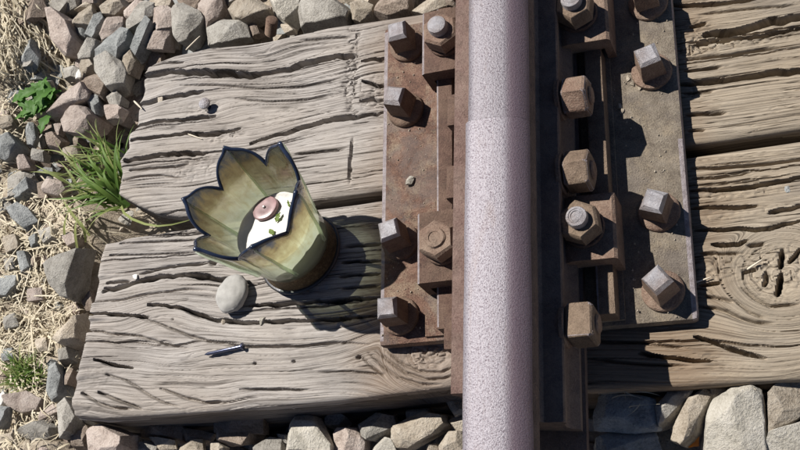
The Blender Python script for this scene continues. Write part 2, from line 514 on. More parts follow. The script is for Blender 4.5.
def make_sleeper(xl, yb, yt, x_end, cracks, knots, roughs, pits, seed, lean):
    """xl: (y, x) left end outline; yb / yt: (x, y) edges of the top; cracks: pixel polylines"""
    H = 132.0
    us = np.concatenate([-np.array([H, 80, 45, 28, 18, 11, 6.5, 3.5, 1.5]), np.arange(0, 860, 1.5), np.arange(860, 1700, 30.0)])
    us = us[us < x_end + 560]
    vs_mid = np.linspace(0, 1, 330)
    side = np.array([H, 110, 92, 78, 66, 56, 48, 41, 35, 30, 25, 20.5, 16.5, 13, 10, 7.5, 5.3, 3.4, 1.8, 0.7])
    vs = np.concatenate([-side, vs_mid, 1 + side[::-1]])
    nu, nv = len(us), len(vs)
    A, B = np.meshgrid(us, vs)
    Bc = np.clip(B, 0, 1)
    ov = np.where(B < 0, -B, np.where(B > 1, B - 1, 0))      # millimetres down the side
    ou = np.where(A < 0, -A, 0)
    # place on the top
    xref = A.clip(0) - 540
    y_b = np.interp(xref, [p[0] for p in yb], [p[1] for p in yb])
    y_t = np.interp(xref, [p[0] for p in yt], [p[1] for p in yt])
    y = y_b + (y_t - y_b) * Bc
    x_l = np.interp(y, [p[0] for p in xl], [p[1] for p in xl])
    fall = ss(160, 0, A.clip(0))
    x = (A.clip(0) - 540) + (x_l + 540) * fall
    x = x - ou * 0.05
    y = y + np.where(B < 0, -1, 1) * (ov > 0) * 0.0
    drop = np.maximum(ov, ou)
    # rounded arrises
    def arr(d, r): return np.where(d < r, r - np.sqrt(np.clip(r * r - (r - d) ** 2, 0, None)), 0)
    # grain coordinate
    cy = (y_b + y_t) * 0.5
    g = y - lean * x
    flow = np.zeros_like(x)
    for kx, ky, R, k in knots:
        dx, dy = (x - kx) / 1.6, y - ky
        r2 = dx * dx + dy * dy
        flow += -dy * np.exp(-r2 / (R * R)) * k
    num = np.zeros_like(x); den = np.full(x.shape, 0.35)
    for pts, w, dep in cracks:
        q = np.array([U(px, py, Z0)[:2] for px, py in pts])
        if np.ptp(q[:, 0]) < 1.2 * np.ptp(q[:, 1]): continue
        gg = q[:, 1] - lean * q[:, 0]
        m_ = gg.mean()
        # points every 15 mm along the crack
        L = np.r_[0, np.cumsum(np.hypot(*np.diff(q, axis=0).T))]
        for t in np.arange(0, L[-1] + 1, 15.0):
            cx_, cy_ = np.interp(t, L, q[:, 0]), np.interp(t, L, q[:, 1])
            mm = (np.abs(x - cx_) < 75) & (np.abs(y - cy_) < 55)
            k_ = np.exp(-((x[mm] - cx_) / 30) ** 2 - ((y[mm] - cy_) / 20) ** 2)
            num[mm] += k_ * (m_ - (cy_ - lean * cx_)); den[mm] += k_
    flow += num / den
    gw = g + flow + (fbm(x / 200, y / 70, seed + 40, 2) - 0.5) * 5
    for kx, ky, R, k in knots:
        if R < 40: continue
        dx, dy = (x - kx) / 1.25, y - ky
        rr_ = np.hypot(dx, dy)
        w_ = np.exp(-(rr_ / (R * 0.85)) ** 4)
        gw = gw * (1 - w_) + w_ * (rr_ * 1.3 + (fbm(x / 9, y / 9, seed + 70, 2) - .5) * 9)
    # relief of the weathered face
    h = (fbm(x / 260, gw / 30, seed, 2) - 0.5) * 1.8
    h += (fbm(x / 110, gw / 4.0, seed + 3, 2) - 0.5) * 0.3
    rid = np.abs(fbm(x / 95, gw / 7.5, seed + 6, 2) - 0.5)
    h -= 0.9 * ss(0.03, 0.0, rid) * ss(0.42, 0.62, fbm(x / 60, gw / 30, seed + 9, 2))
    h -= 0.6 * ss(0.03, 0.0, np.abs(fbm(x / 120, gw / 3.4, seed + 12, 2) - 0.5))
    # hand placed cracks
    down = np.maximum(0, drop - 2)
    for pts, w, dep in cracks:
        q = [tuple(U(px, py, Z0)[:2]) for px, py in pts]
        xs = [p[0] for p in q]; ys = [p[1] for p in q]
        pad = w * 4 + 8
        m = (x > min(xs) - pad) & (x < max(xs) + pad) & (y > min(ys) - pad) & (y < max(ys) + pad)
        if not m.any(): continue
        jx, jy = x[m], y[m]
        jy = jy + (vnoise(jx / 9, jy * 0 + seed, 77) - 0.5) * w * 0.6 + (vnoise(jx / 4, jy * 0, 78) - 0.5) * min(w, 1.5) * 0.3
        d, s, a = seg_dist(jx, jy, q)
        tap = np.minimum(1, 5.0 * np.minimum(a + 0.05, 1 - a) + 0.12) if min(xs) > -500 else np.minimum(1, 5.0 * (1 - a) + 0.1)
        ww = w * (0.55 + 0.9 * vnoise(jx / 22, jy * 0 + 3.0, 80 + seed)) * (0.45 + 0.55 * tap)
        ex = 8 if w > 2 else 2.5
        r0 = 0.5 if w > 2 else 0.75
        up = np.exp(-(d / (0.5 * ww + r0)) ** ex)
        lo = np.exp(-(d / (0.9 * ww + 0.3)) ** 2)
        prof = np.where(s > 0, up, 0.85 * np.exp(-(d / (0.6 * ww + r0)) ** ex) + 0.15 * lo)
        h[m] -= (2.3 if w > 2 else 1.5) * dep * tap * prof
    # short checks along the grain
    r = np.random.default_rng(seed)
    for _ in range(120):
        cx_, cy_ = r.uniform(-530, x_end * 0.8 if x_end < 500 else 330), r.uniform(y.min(), y.max())
        ln, w, dep = r.uniform(10, 75), r.uniform(0.45, 0.7), r.uniform(0.8, 3.2)
        m = (np.abs(x - cx_) < ln)
        m &= np.abs(y - cy_) < 25
        if not m.any(): continue
        i0 = np.argmin((x[m] - cx_) ** 2 + (y[m] - cy_) ** 2)
        g0 = gw[m][i0]
        dd = np.abs(gw[m] - g0)
        h[m] -= dep * np.exp(-(dd / w) ** 2) * np.clip(1 - ((x[m] - cx_) / ln) ** 2, 0, 1)
    for _ in range(20):                                          # long thin splits
        cx_, cy_ = r.uniform(-530, 330), r.uniform(y.min(), y.max())
        ln, w, dep = r.uniform(60, 150), r.uniform(0.5, 0.75), r.uniform(2.5, 6.5)
        m = (np.abs(x - cx_) < ln) & (np.abs(y - cy_) < 45)
        i0 = np.argmin((x[m] - cx_) ** 2 + (y[m] - cy_) ** 2)
        dd = np.abs(gw[m] - gw[m][i0] + (vnoise(x[m] / 14, x[m] * 0, 91) - .5) * 2)
        h[m] -= dep * np.exp(-(dd / w) ** 4) * np.clip(1 - ((x[m] - cx_) / ln) ** 2, 0, 1)
    for px, py, rx, ry, amp in roughs:
        kx, ky = U(px, py, Z0)[:2]
        w = np.exp(-(((x - kx) / rx) ** 2 + ((y - ky) / ry) ** 2) ** 1.5)
        c = fbm(x / 5.5, y / 4.5, seed + 60, 3)
        cell = np.abs(vnoise(x / 9, y / 6, seed + 63) - 0.5)
        h -= 0.55 * w * amp * (0.25 + ss(0.45, 0.7, c) + 0.9 * ss(0.10, 0.0, cell))
    for px, py, rr, dd in pits:
        kx, ky = U(px, py, Z0)[:2]
        h -= dd * np.exp(-(((x - kx) / rr) ** 2 + ((y - ky) / rr) ** 2) ** 2)
    # notched left end: the cracks run out through the end face
    endw = ss(40, 0, A.clip(0)) * (ou < 25)
    h -= endw * 5 * ss(0.52, 0.72, fbm(x * 0 + 3, gw / 19, seed + 21, 2))
    z = Z0 + h.clip(-48, 1.2) - arr(np.where(ov > 0, 0, np.minimum(Bc, 1 - Bc) * (y_t - y_b)) * 0 + 0, 1) - drop
    edge = np.minimum(np.minimum(Bc, 1 - Bc) * (y_t - y_b), A.clip(0) + 2)
    z -= np.where(drop > 0, 6.0, 6.0 * (1 - np.sqrt(np.clip(1 - (1 - np.clip(edge / 9, 0, 1)) ** 2, 0, 1))))
    sidew = (ov > 0) & (ou <= ov)
    rel = (fbm(x / 120, z / 9, seed + 30, 3) - 0.5) * np.where(np.abs(y - 30) < 60, 2.5, 7) + (fbm(x / 50, z / 3, seed + 33, 2) - 0.5) * 2
    y = y + np.where(sidew, np.where(B < 0, 1, -1) * rel * np.clip(ov / 8, 0, 1), 0)
    endm = (ou > 0) & (ou > ov)
    x = x + np.where(endm, (fbm(y / 9, z / 40, seed + 36, 3) - 0.4) * 10 * np.clip(ou / 10, 0, 1), 0)
    sgn = np.where(B < 0, -1, 1)
    UVv = np.where(ov > 0, gw + sgn * ov, gw)
    UVu = np.where(ou > 0, x - ou, x)
    Vt = np.c_[x.ravel(), y.ravel(), z.ravel()]
    I = (np.arange(nv - 1)[:, None] * nu + np.arange(nu - 1)[None]).ravel()
    F = np.c_[I, I + 1, I + nu + 1, I + nu]
    me = mesh_np('sleeper', Vt, F, WOOD, True, np.c_[UVu.ravel() / 1000, UVv.ravel() / 1000 + seed])
    me.materials.append(SHADED_FLANK)
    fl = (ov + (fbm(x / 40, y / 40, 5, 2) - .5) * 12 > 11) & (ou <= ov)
    try: me.set_sharp_from_angle(angle=math.radians(42))
    except Exception: pass
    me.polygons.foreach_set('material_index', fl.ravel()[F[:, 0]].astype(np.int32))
    return me


UP_CRACKS = [
    ([(135, 79), (150, 74), (172, 71), (200, 71), (225, 72), (245, 74), (265, 73), (285, 69), (300, 64), (318, 59), (336, 55), (356, 55)], 5.0, 19),
    ([(134, 104), (148, 101), (160, 98), (175, 95), (190, 92), (202, 91)], 4.0, 13),
    ([(140, 66), (152, 64), (165, 62), (185, 62)], 1.6, 5),
    ([(132, 124), (150, 121), (165, 120), (180, 119), (195, 117), (215, 115)], 3.0, 10),
    ([(131, 139), (150, 137), (170, 135), (185, 132), (200, 134), (225, 131), (240, 128)], 2.8, 9),
    ([(125, 160), (145, 157), (160, 154), (180, 152), (203, 153)], 3.8, 13),
    ([(130, 170), (150, 168), (175, 166), (190, 163)], 1.2, 4),
    ([(122, 180), (140, 176), (160, 175), (185, 178)], 0.9, 3),
    ([(250, 143), (262, 139), (275, 135), (290, 131), (305, 126), (325, 120), (340, 117), (357, 116), (383, 112)], 3.2, 12),
    ([(295, 154), (315, 152), (345, 149)], 0.9, 4),
    ([(352, 138), (350, 160), (349, 184)], 2.2, 2.0),
    ([(300, 40), (330, 37), (352, 36)], 0.9, 3), ([(180, 85), (215, 84), (260, 88), (300, 86), (345, 77)], 0.9, 3),
    ([(235, 98), (270, 101), (305, 99), (340, 92)], 0.9, 3), ([(362, 60), (375, 58), (386, 58)], 3, 8),
    ([(362, 80), (375, 84), (385, 86)], 2.5, 8), ([(360, 100), (372, 98), (384, 100)], 2, 6),
    ([(672, 4), (690, 5), (715, 3), (740, 0), (760, -3)], 2.6, 9),
    ([(705, 34), (715, 32), (735, 30), (750, 26), (770, 21), (800, 16), (830, 12)], 5.0, 15),
    ([(695, 43), (712, 40), (735, 37), (760, 35), (785, 30), (810, 26)], 2.2, 8),
    ([(686, 59), (710, 56), (730, 54), (760, 49), (778, 47)], 1.4, 5),
    ([(680, 83), (700, 82), (715, 80), (730, 78), (750, 75), (770, 72), (800, 70), (830, 67)], 3.6, 14),
    ([(686, 114), (700, 113.5), (715, 113), (727, 112)], 1.6, 6), ([(684, 93), (700, 92), (715, 90)], 1.1, 4),
    ([(688, 130), (695, 129.5), (705, 130)], 1.4, 4), ([(684, 70), (700, 69), (722, 66)], 1.4, 5),
    ([(690, 26), (697, 25), (706, 22)], 2.2, 6), ([(700, 14), (740, 9), (800, 4)], 1.0, 3),
]
LOW_CRACKS = [
    ([(101, 290), (118, 287), (132, 283), (146, 279), (160, 276), (178, 275), (195, 275), (212, 277), (228, 280), (250, 283)], 4.0, 12),
    ([(148, 304), (165, 305), (178, 307), (190, 312), (207, 317), (218, 320), (235, 321), (250, 322), (270, 321), (309, 320), (340, 318), (378, 315)], 2.8, 10),
    ([(250, 305), (270, 304), (296, 303), (330, 300), (378, 297)], 3.6, 11),
    ([(86, 313), (100, 313), (115, 314), (130, 315), (148, 317)], 2.6, 9),
    ([(84, 329), (100, 331), (112, 334), (125, 334), (140, 336), (165, 344), (190, 349)], 1.2, 4),
    ([(140, 318), (155, 322), (175, 330), (190, 336), (210, 341), (228, 344), (247, 346), (262, 346), (302, 346), (335, 342), (370, 344)], 1.3, 5),
    ([(93, 359), (100, 361), (107, 363), (116, 365), (132, 368)], 2.4, 8),
    ([(140, 274), (155, 269), (170, 266), (185, 265), (207, 263)], 1.5, 5),
    ([(93, 301), (120, 300), (140, 295), (160, 292), (185, 289), (210, 290)], 0.9, 3),
    ([(105, 282), (118, 281), (130, 281)], 1.6, 5), ([(103, 287), (112, 288)], 1.6, 5),
    ([(105, 374), (125, 380), (138, 388), (150, 396), (165, 403), (180, 407)], 1.1, 4),
    ([(80, 392), (95, 402), (110, 407), (132, 409)], 1.8, 6), ([(98, 392), (120, 401), (142, 409)], 1.6, 6),
    ([(160, 388), (185, 398), (205, 402), (228, 402)], 1.4, 5), ([(240, 389), (275, 389), (310, 390)], 1.1, 4),
    ([(318, 372), (350, 371), (385, 374)], 0.8, 3),
    ([(342, 262), (380, 260)], 2.2, 7), ([(340, 276), (380, 273)], 2.2, 7), ([(344, 246), (382, 243)], 2.0, 6), ([(342, 288), (380, 285)], 1.4, 5),
    ([(110, 255), (150, 254), (200, 252)], 0.7, 2.5), ([(120, 243), (160, 241), (195, 240)], 0.7, 2.5),
    # swirl under the left edge of the plate
    ([(375, 350), (390, 362), (405, 372), (425, 379), (445, 378), (460, 372)], 1.3, 3.5),
    ([(368, 352), (382, 366), (398, 377), (420, 384), (440, 384)], 1.1, 3), ([(386, 350), (400, 362), (418, 371), (440, 372), (458, 365)], 1.1, 3),
    ([(360, 355), (372, 367), (386, 378)], 1.0, 3),
    # right of the rail
    ([(690, 168), (720, 167), (745, 165), (770, 163), (800, 159), (830, 156)], 1.3, 5),
    ([(690, 190), (710, 189), (730, 188), (745, 187), (760, 184), (780, 181), (800, 177), (830, 173)], 2.4, 8),
    ([(692, 178), (715, 177), (735, 174), (752, 172)], 1.0, 4),
    ([(692, 208), (708, 207), (720, 206), (735, 207), (757, 205)], 2.2, 7), ([(770, 212), (785, 209), (805, 205)], 3.0, 6),
    ([(695, 230), (720, 229), (740, 228), (755, 229), (770, 228), (785, 224), (805, 220)], 2.2, 7),
    ([(712, 244), (725, 244), (738, 244), (747, 240)], 2.2, 7), ([(748, 245), (765, 243)], 1.6, 5), ([(700, 253), (722, 253), (742, 253)], 1.2, 4),
    ([(700, 285), (710, 284), (720, 282)], 2.4, 7),
    ([(698, 306), (715, 308), (727, 311), (740, 318), (755, 322), (775, 323)], 1.8, 5), ([(705, 296), (725, 299), (735, 302)], 1.6, 4),
    ([(742, 288), (755, 298), (770, 306), (800, 304)], 1.2, 4), ([(735, 300), (750, 312), (765, 318)], 1.0, 3.5),
    ([(695, 336), (710, 341), (725, 346), (745, 353), (766, 358)], 2.2, 8), ([(640, 353), (665, 357), (690, 360), (712, 361)], 2.2, 8),
    ([(590, 341), (640, 342), (690, 349)], 1.2, 4), ([(590, 358), (640, 364), (690, 366)], 1.2, 4),
    ([(781, 274), (779, 284), (777, 296)], 3.0, 11), ([(766, 272), (767, 279), (763, 286)], 1.8, 7), ([(800, 249), (794, 256), (789, 262)], 2.6, 9),
    ([(782, 250), (781, 260), (780, 268)], 2.6, 8), ([(757, 268), (742, 272)], 1.6, 5),
]
kp = U(434, 356, Z0); kr = U(783, 273, Z0)
UP_ROUGH = [(353, 35, 9, 18, 6), (352, 60, 9, 16, 6), (350, 85, 11, 16, 7), (352, 108, 9, 14, 5), (374, 92, 22, 26, 3.5), (195, 165, 38, 20, 2.6), (225, 135, 26, 10, 3.5), (200, 108, 28, 9, 2.4),
            (730, 41, 60, 9, 4.5), (695, 38, 18, 26, 3.5), (168, 76, 60, 3, 2), (690, 92, 16, 8, 2)]
LOW_ROUGH = [(432, 356, 30, 13, 5), (782, 270, 38, 26, 4), (720, 266, 45, 14, 3.2), (740, 192, 50, 6, 2.6), (730, 215, 60, 8, 1.6), (340, 318, 45, 5, 3), (340, 302, 45, 5, 3), (310, 290, 50, 5, 2), (700, 358, 16, 4, 3), (98, 378, 22, 22, 1.5), (160, 268, 18, 3, 2)]
UP_PITS = [(350, 168, 3, 2), (211, 106, 7, 2)]
LOW_PITS = [(254, 363, 1.8, 5), (293, 361, 1.8, 5), (358, 357, 2.4, 6), (212, 262, 4.5, 8), (282, 322, 2, 4), (172, 319, 1.5, 3)]
me = make_sleeper([(60, -523), (77, -523), (100, -521), (118, -527), (135, -516), (150, -519), (170, -511), (190, -512), (215, -503), (235, -507), (260, -494)],
                  [(-540, 72), (-512, 56), (-480, 42), (-440, 34), (-400, 31), (-340, 32), (-172, 37), (0, 41), (170, 49), (280, 52), (1200, 60)],
                  [(-540, 250), (-500, 257), (-420, 260), (-330, 255), (-250, 260), (-105, 257), (100, 258), (1200, 262)],
                  640, UP_CRACKS, [(kr[0] + 90, 190, 30, 0.3)], UP_ROUGH, UP_PITS, 5, 0.012)
s_up = link('sleeper', me)
tag(s_up, 'cracked grey timber sleeper with a nail head, above the one holding the glass', 'sleeper', 'timber sleepers')
me = make_sleeper([(-210, -549), (-200, -552), (-175, -556), (-120, -547), (-80, -545), (-40, -540), (-10, -538), (20, -530)],
                  [(-540, -201), (-500, -207), (-420, -206), (-330, -204), (-200, -199), (-81, -191), (0, -196), (58, -203), (255, -201), (1200, -200)],
                  [(-540, 10), (-515, 14), (-430, 17), (-340, 22), (-172, 26), (0, 30), (170, 36), (280, 40), (1200, 48)],
                  640, LOW_CRACKS, [(kp[0], kp[1] + 4, 42, 0.75), (kr[0], kr[1], 46, 0.75)], LOW_ROUGH, LOW_PITS, 17, 0.004)
s_lo = link('sleeper', me)
tag(s_lo, 'grey timber sleeper carrying the glass candle holder, pebble and loose nail', 'sleeper', 'timber sleepers')

# ------------------------------------------------------------------ track: baseplate, rails, fishplates
PL_Y = 47.0
PL_R = math.radians(1.1)
base = thing('baseplate', 'rusty ribbed steel baseplate screwed to both sleepers under the rail joint', 'baseplate', (0, PL_Y, 0), PL_R)
bm = bm_box(-165, 165, -192, 190, -16, 0)
bmesh.ops.subdivide_edges(bm, edges=bm.edges[:], cuts=1)
po = bm_obj('plate', bm, RUST_PLATE, base, 5.5, 2, 0.25)
po.data.materials.append(WORN_GLINT_EDGE)
for p in po.data.polygons:
    if abs(p.normal.x) > 0.25 and p.normal.z > 0.2: p.material_index = 1
wear_glint(bm_obj('raised_seat', bm_box(-112, 96, -187, 186, -1, 3.4), RUST_PLATE, base, 1.4, 2, 0.2), 0.8, -1)
for s in (-1, 1):
    for a, b in ((-187, -134), (-80, 104), (158, 186)):
        wear_glint(bm_obj('rib', bm_box(min(s * 73, s * 91), max(s * 73, s * 91), a, b, 2, 27), RUST_CLIP if s < 0 else RUST_NUT_TAN, base, 2.2, 2, 0.2), 1.0, -1)

CANT = 0.047
def sh(poly): return [(x + CANT * z, z) for x, z in poly]

JOINT = 33.0
HEAD_TOP = [(-33, 108), (-33.2, 124), (-32, 130), (-29, 133.8), (-24, 135.7), (-14, 136.5), (-4, 136.4), (6, 135.6), (13, 133.9), (19.5, 130.1), (25.5, 124.6), (29.5, 119), (32, 112.5), (33, 108.5), (32, 107.4), (-32, 107.2)]
HEAD_TOP_B = [(x + (2.6 if x < -20 else 0), z - 0.15) for x, z in HEAD_TOP]
BODY = [(-8, 107.6), (-8, 46), (-20, 36), (-61, 22), (-61, 8), (61, 8), (61, 22), (20, 36), (8, 46), (8, 107.6)]


def rail_mesh(poly, a, b, step=6.0):
    n = int(abs(b - a) / step)
    ys = np.linspace(a, b, n + 1)
    P = np.array(sh(poly))
    k = len(P)
    vv, ff = [], []
    for i, yy in enumerate(ys):
        for (x, z) in P: vv.append((x, yy, z))
    for i in range(n):
        for j in range(k):
            ff.append((i * k + j, i * k + (j + 1) % k, (i + 1) * k + (j + 1) % k, (i + 1) * k + j))
    ff.append(tuple(range(k))[::-1]); ff.append(tuple(n * k + j for j in range(k)))
    vv = np.array(vv)
    wob = (fbm(vv[:, 1] / 40, vv[:, 0] / 9, 4, 2) - 0.5)
    vv[:, 0] += wob * 0.8
    vv[:, 2] += (fbm(vv[:, 1] / 60, vv[:, 0] / 12, 9, 2) - 0.5) * 0.5
    return vv, ff


def make_rail(label, a, b, head, mat):
    t = thing('rail', label, 'rail', (0, 0, 0), 0, 'rails')
    for nm, poly, m in (('rail_head', head, mat), ('web_and_foot', BODY, RAIL_SIDE)):
        vv, ff = rail_mesh(poly, a, b)
        me = mesh_np(nm, vv, ff, m)
        if nm == 'rail_head':
            me.materials.append(RAIL_SIDE)
            pi = []
            for p in me.polygons:
                c = p.center
                n = p.normal
                pi.append(1 if (p.center.z < .1105 or (n.z < 0.35 and abs(n.x) > 0.8)) else 0)
            me.polygons.foreach_set('material_index', pi)
        try: me.set_sharp_from_angle(angle=math.radians(40))
        except Exception: pass
        link(nm, me, t)
    return t


make_rail('worn steel rail below the joint, the longer pale pitted length', -1600, JOINT - 0.1, HEAD_TOP, RAIL_HEAD)
make_rail('worn steel rail above the joint, slightly narrower and greyer', JOINT + 0.15, 1600, HEAD_TOP_B, RAIL_HEAD_GREY)

FP_L = [(8.5, 106), (49.8, 107), (50.6, 105), (50.6, 98), (46, 95), (45, 92), (45, 58), (50, 44), (58, 36), (58, 25.2), (22, 38), (8.5, 47)]
FP_R = [(8.5, 106), (26, 105), (27, 100), (28, 80), (31, 76.5), (48.6, 75.5), (50.2, 73.5), (50.2, 66), (47.5, 63), (47, 50), (50, 43), (58, 36), (58, 25.2), (22, 38), (8.5, 47)]
for s, a, b, lab, m in ((1, -250, 312, 'dark steel fishplate on the shaded right side of the rail', FISH), (-1, -226, 300, 'rusty brown fishplate on the sunny left side of the rail', FISH_BROWN)):
    poly = [(s * x + CANT * z, z) for x, z in (FP_R if s > 0 else FP_L)]
    t = bm_obj('fishplate', bm_prism(poly, a, b, 'y'), m, None, 1.4, 2)
    tag(t, lab, 'fishplate', 'fishplates')


# ------------------------------------------------------------------ screws, clips, bolts
def hexpoly(af, rot=0.0, n=6):
    R = af / 2 / math.cos(math.pi / n)
    return [(R * math.cos(2 * math.pi * k / n + rot), R * math.sin(2 * math.pi * k / n + rot)) for k in range(n)]


def hex_nut(af, z0, z1, rot=0.0, ch=2.6, n=6):
    bm = bmesh.new()
    lo = hexpoly(af, rot, n); hi = hexpoly(af - ch * 1.4, rot, n)
    rings = [[bm.verts.new((x, y, z)) for x, y in p] for p, z in ((hi, z0), (lo, z0 + ch * .6), (lo, z1 - ch * .8), (hi, z1))]
    for a, b in zip(rings, rings[1:]):
        for k in range(n): bm.faces.new((a[k], a[(k + 1) % n], b[(k + 1) % n], b[k]))
    bm.faces.new(rings[0][::-1]); bm.faces.new(rings[-1])
    return bm


SCREW_LABELS = {
    (-1, 0): 'square headed coach screw at the upper left corner of the baseplate',
    (-1, 1): 'second coach screw from the top on the left of the baseplate',
    (-1, 2): 'left coach screw with its shadow across the plate, beside the lower left clip nut',
    (-1, 3): 'lowest left coach screw, raised marks on its round flange',
    (1, 0): 'right coach screw cut by the top of the picture, orange rusty flange',
    (1, 1): 'right coach screw with crumbs of dirt beside its flange, second from top',
    (1, 2): 'right coach screw tilted over beside the lower right clip nut',
    (1, 3): 'lowest right coach screw near the bottom corner of the plate',
}
SROT = {(-1, 0): 4, (-1, 1): -14, (-1, 2): 14, (-1, 3): 4, (1, 0): 8, (1, 1): 18, (1, 2): -20, (1, 3): 38}
for s in (-1, 1):
    for i, yy in enumerate((208.1, 125.6, -31.3, -114.4)):
        y = yy + s * 2.6
        xx = 137.0 if s > 0 else -137.5
        if (s, i) == (-1, 2): xx = -139
        t = thing('coach_screw', SCREW_LABELS[(s, i)], 'screw', (xx, y, 0), math.radians(SROT[(s, i)]), 'coach screws in the baseplate')
        t.rotation_euler = (math.radians(random.uniform(-3, 3)), math.radians(random.uniform(-3, 2)), math.radians(SROT[(s, i)]))
        bm_obj('flange', bm_lathe([(20.5, -3), (21.2, 1), (20.8, 4.2), (18.6, 6.2), (13, 8.2), (10, 9.6)], 36), RUST_SCREW if s < 0 else RUST_NUT, t, 0.8, 1, 0.25)
        a, b = 11.8, 9.6
        bm = bmesh.new()
        rings = []
        for w, z in ((12.4, 9), (11.8, 20), (11.0, 36), (8.2, 40.0)):
            rings.append([bm.verts.new((w * cx * (1 if z < 38 else random.uniform(.85, 1.05)), w * cy * (1 if z < 38 else random.uniform(.85, 1.05)), z)) for cx, cy in ((-1, -1), (1, -1), (1, 1), (-1, 1))])
        for A_, B_ in zip(rings, rings[1:]):
            for k in range(4): bm.faces.new((A_[k], A_[(k + 1) % 4], B_[(k + 1) % 4], B_[k]))
        bm.faces.new(rings[0][::-1]); bm.faces.new(rings[-1])
        o = bm_obj('head', bm, RUST_SCREW if s < 0 else RUST_NUT, t, 2.2, 3, 0.7, 25)
        o.data.materials.append(STEEL_HEAD)
        for p in o.data.polygons:
            if p.normal.z > 0.3 and p.center.z > 0.03: p.material_index = 1

CLIP_LABELS = {(-1, 0): 'rusty rail clip under the big domed bolt at upper left', (-1, 1): 'rusty rail clip under the flush bolt at lower left',
               (1, 0): 'rail clip at upper right, mostly in the shade of the rail', (1, 1): 'rail clip at lower right beside the tilted coach screw'}
BOLT_LABELS = {(-1, 0): 'upper left clip bolt with a wide pale domed end above its nut', (-1, 1): 'lower left clip bolt worn flush with its rounded rusty nut',
               (1, 0): 'upper right clip bolt, its nut cut by the top of the picture', (1, 1): 'lower right clip bolt with spiral rings on its pale end'}
for s in (-1, 1):
    for i, yy in enumerate((181, -57)):
        y = yy + s * 2.2
        cx = 74 * s - 1.5
        t = thing('rail_clip', CLIP_LABELS[(s, i)], 'clip', (cx, y, 0), PL_R, 'rail clips')
        hw = 38 if s < 0 else 34
        bm = bm_prism([(s * 20, 5), (s * 29, 5), (s * 28.4, 44), (s * 25.6, 46.6), (-s * 14, 48), (-s * 24, 44), (-s * 27, 27.2), (s * 20, 27.2)], -hw, hw, 'y')
        wear_glint(bm_obj('clamp', bm, RUST_CLIP if s < 0 else RUST_NUT, t, 2.6, 2, 0.3), 0.9, -1)
        b = thing('clip_bolt', BOLT_LABELS[(s, i)], 'bolt', (72.5 * s - 2.4, yy - 1 + s * 2.2, 0), random.uniform(-.15, .15), 'clip bolts')
        bm_obj('washer', bm_lathe([(20, 47), (21, 48), (21, 51), (20, 52)], 32), RUST_CLIP, b, 0, 1, 0.1)
        nut_m = RUST_NUT if s < 0 else RUST_NUT_TAN
        wear_small(bm_obj('nut', hex_nut(36, 51.8, 75 if s > 0 else 73, math.radians(90 if s > 0 else 88), 3.4), nut_m, b, 2.0, 3, 0.4, 25), 1.6e-5)
        if (s, i) == (-1, 1):
            prof = [(11, 60), (11, 74), (9.8, 75.4), (6.5, 75.6), (6, 74.8), (3.5, 75.2), (1, 75)]
            sm = RUST_NUT
        elif (s, i) == (-1, 0):
            prof = [(10.5, 60), (10.8, 79), (10, 82.5), (7, 84.2), (1, 84.8)]
            sm = STEEL_HEAD
        else:
            prof = [(10.5, 60), (10.5, 82)] + [(9.8, 83.5), (7.6, 84.2), (7.2, 83.4), (5.2, 84.6), (4.8, 83.8), (2.6, 85), (1, 85)]
            sm = STEEL_HEAD
        bm_obj('stud', bm_lathe(prof, 28), sm, b, 0, 1, 0.15)

NUT_LABELS = ['topmost fishplate bolt, hidden above the picture', 'fishplate bolt nut with an orange rusty lower facet', 'fishplate bolt nut just above the lower right clip bolt', 'lowest fishplate bolt nut, blocky with a pitted lower side']
for i, (yy, zz, rot) in enumerate(((236, 58, 0.1), (80, 58, 0.12), (-1, 58, -0.12), (-157, 58, 0.5))):
    t = thing('fishplate_bolt', NUT_LABELS[i], 'bolt', (CANT * zz, yy, zz), 0, 'fishplate bolts')
    t.rotation_euler = (0, math.radians(-2.7), 0)
    def ax(bm):
        bmesh.ops.rotate(bm, verts=bm.verts[:], cent=(0, 0, 0), matrix=Matrix.Rotation(math.radians(90), 3, 'Y'))
        return bm
    bm_obj('washer', ax(bm_lathe([(20, 47.8), (21, 48.4), (21, 52), (20, 52.8)], 32)), RUST_NUT, t, 0, 1, 0.1)
    nb = hex_nut(37, 54, 80, rot, 3.2) if i != 3 else hex_nut(34, 53, 80, math.radians(40), 4, 4)
    wear_small(bm_obj('nut', ax(nb), RUST_NUT if i == 1 else RUST_NUT_TAN, t, 2.6, 3, 0.45, 25), 1.6e-5)
    bm_obj('shank', ax(bm_lathe([(9.5, -50), (9.5, 81.5), (8, 83)], 24)), RUST_NUT, t)
    bm_obj('head', bm_box(-67, -46.5, -18, 18, -15, 17), RUST_CLIP, t, 2.5, 2, 0.3)


# ------------------------------------------------------------------ stones
def ico(n):
    bm = bmesh.new()
    bmesh.ops.create_icosphere(bm, subdivisions=n, radius=1)
    v = np.array([x.co[:] for x in bm.verts]); f = [tuple(w.index for w in q.verts) for q in bm.faces]
    bm.free()
    return v, f


ICO = {k: ico(k) for k in (2, 3, 4)}


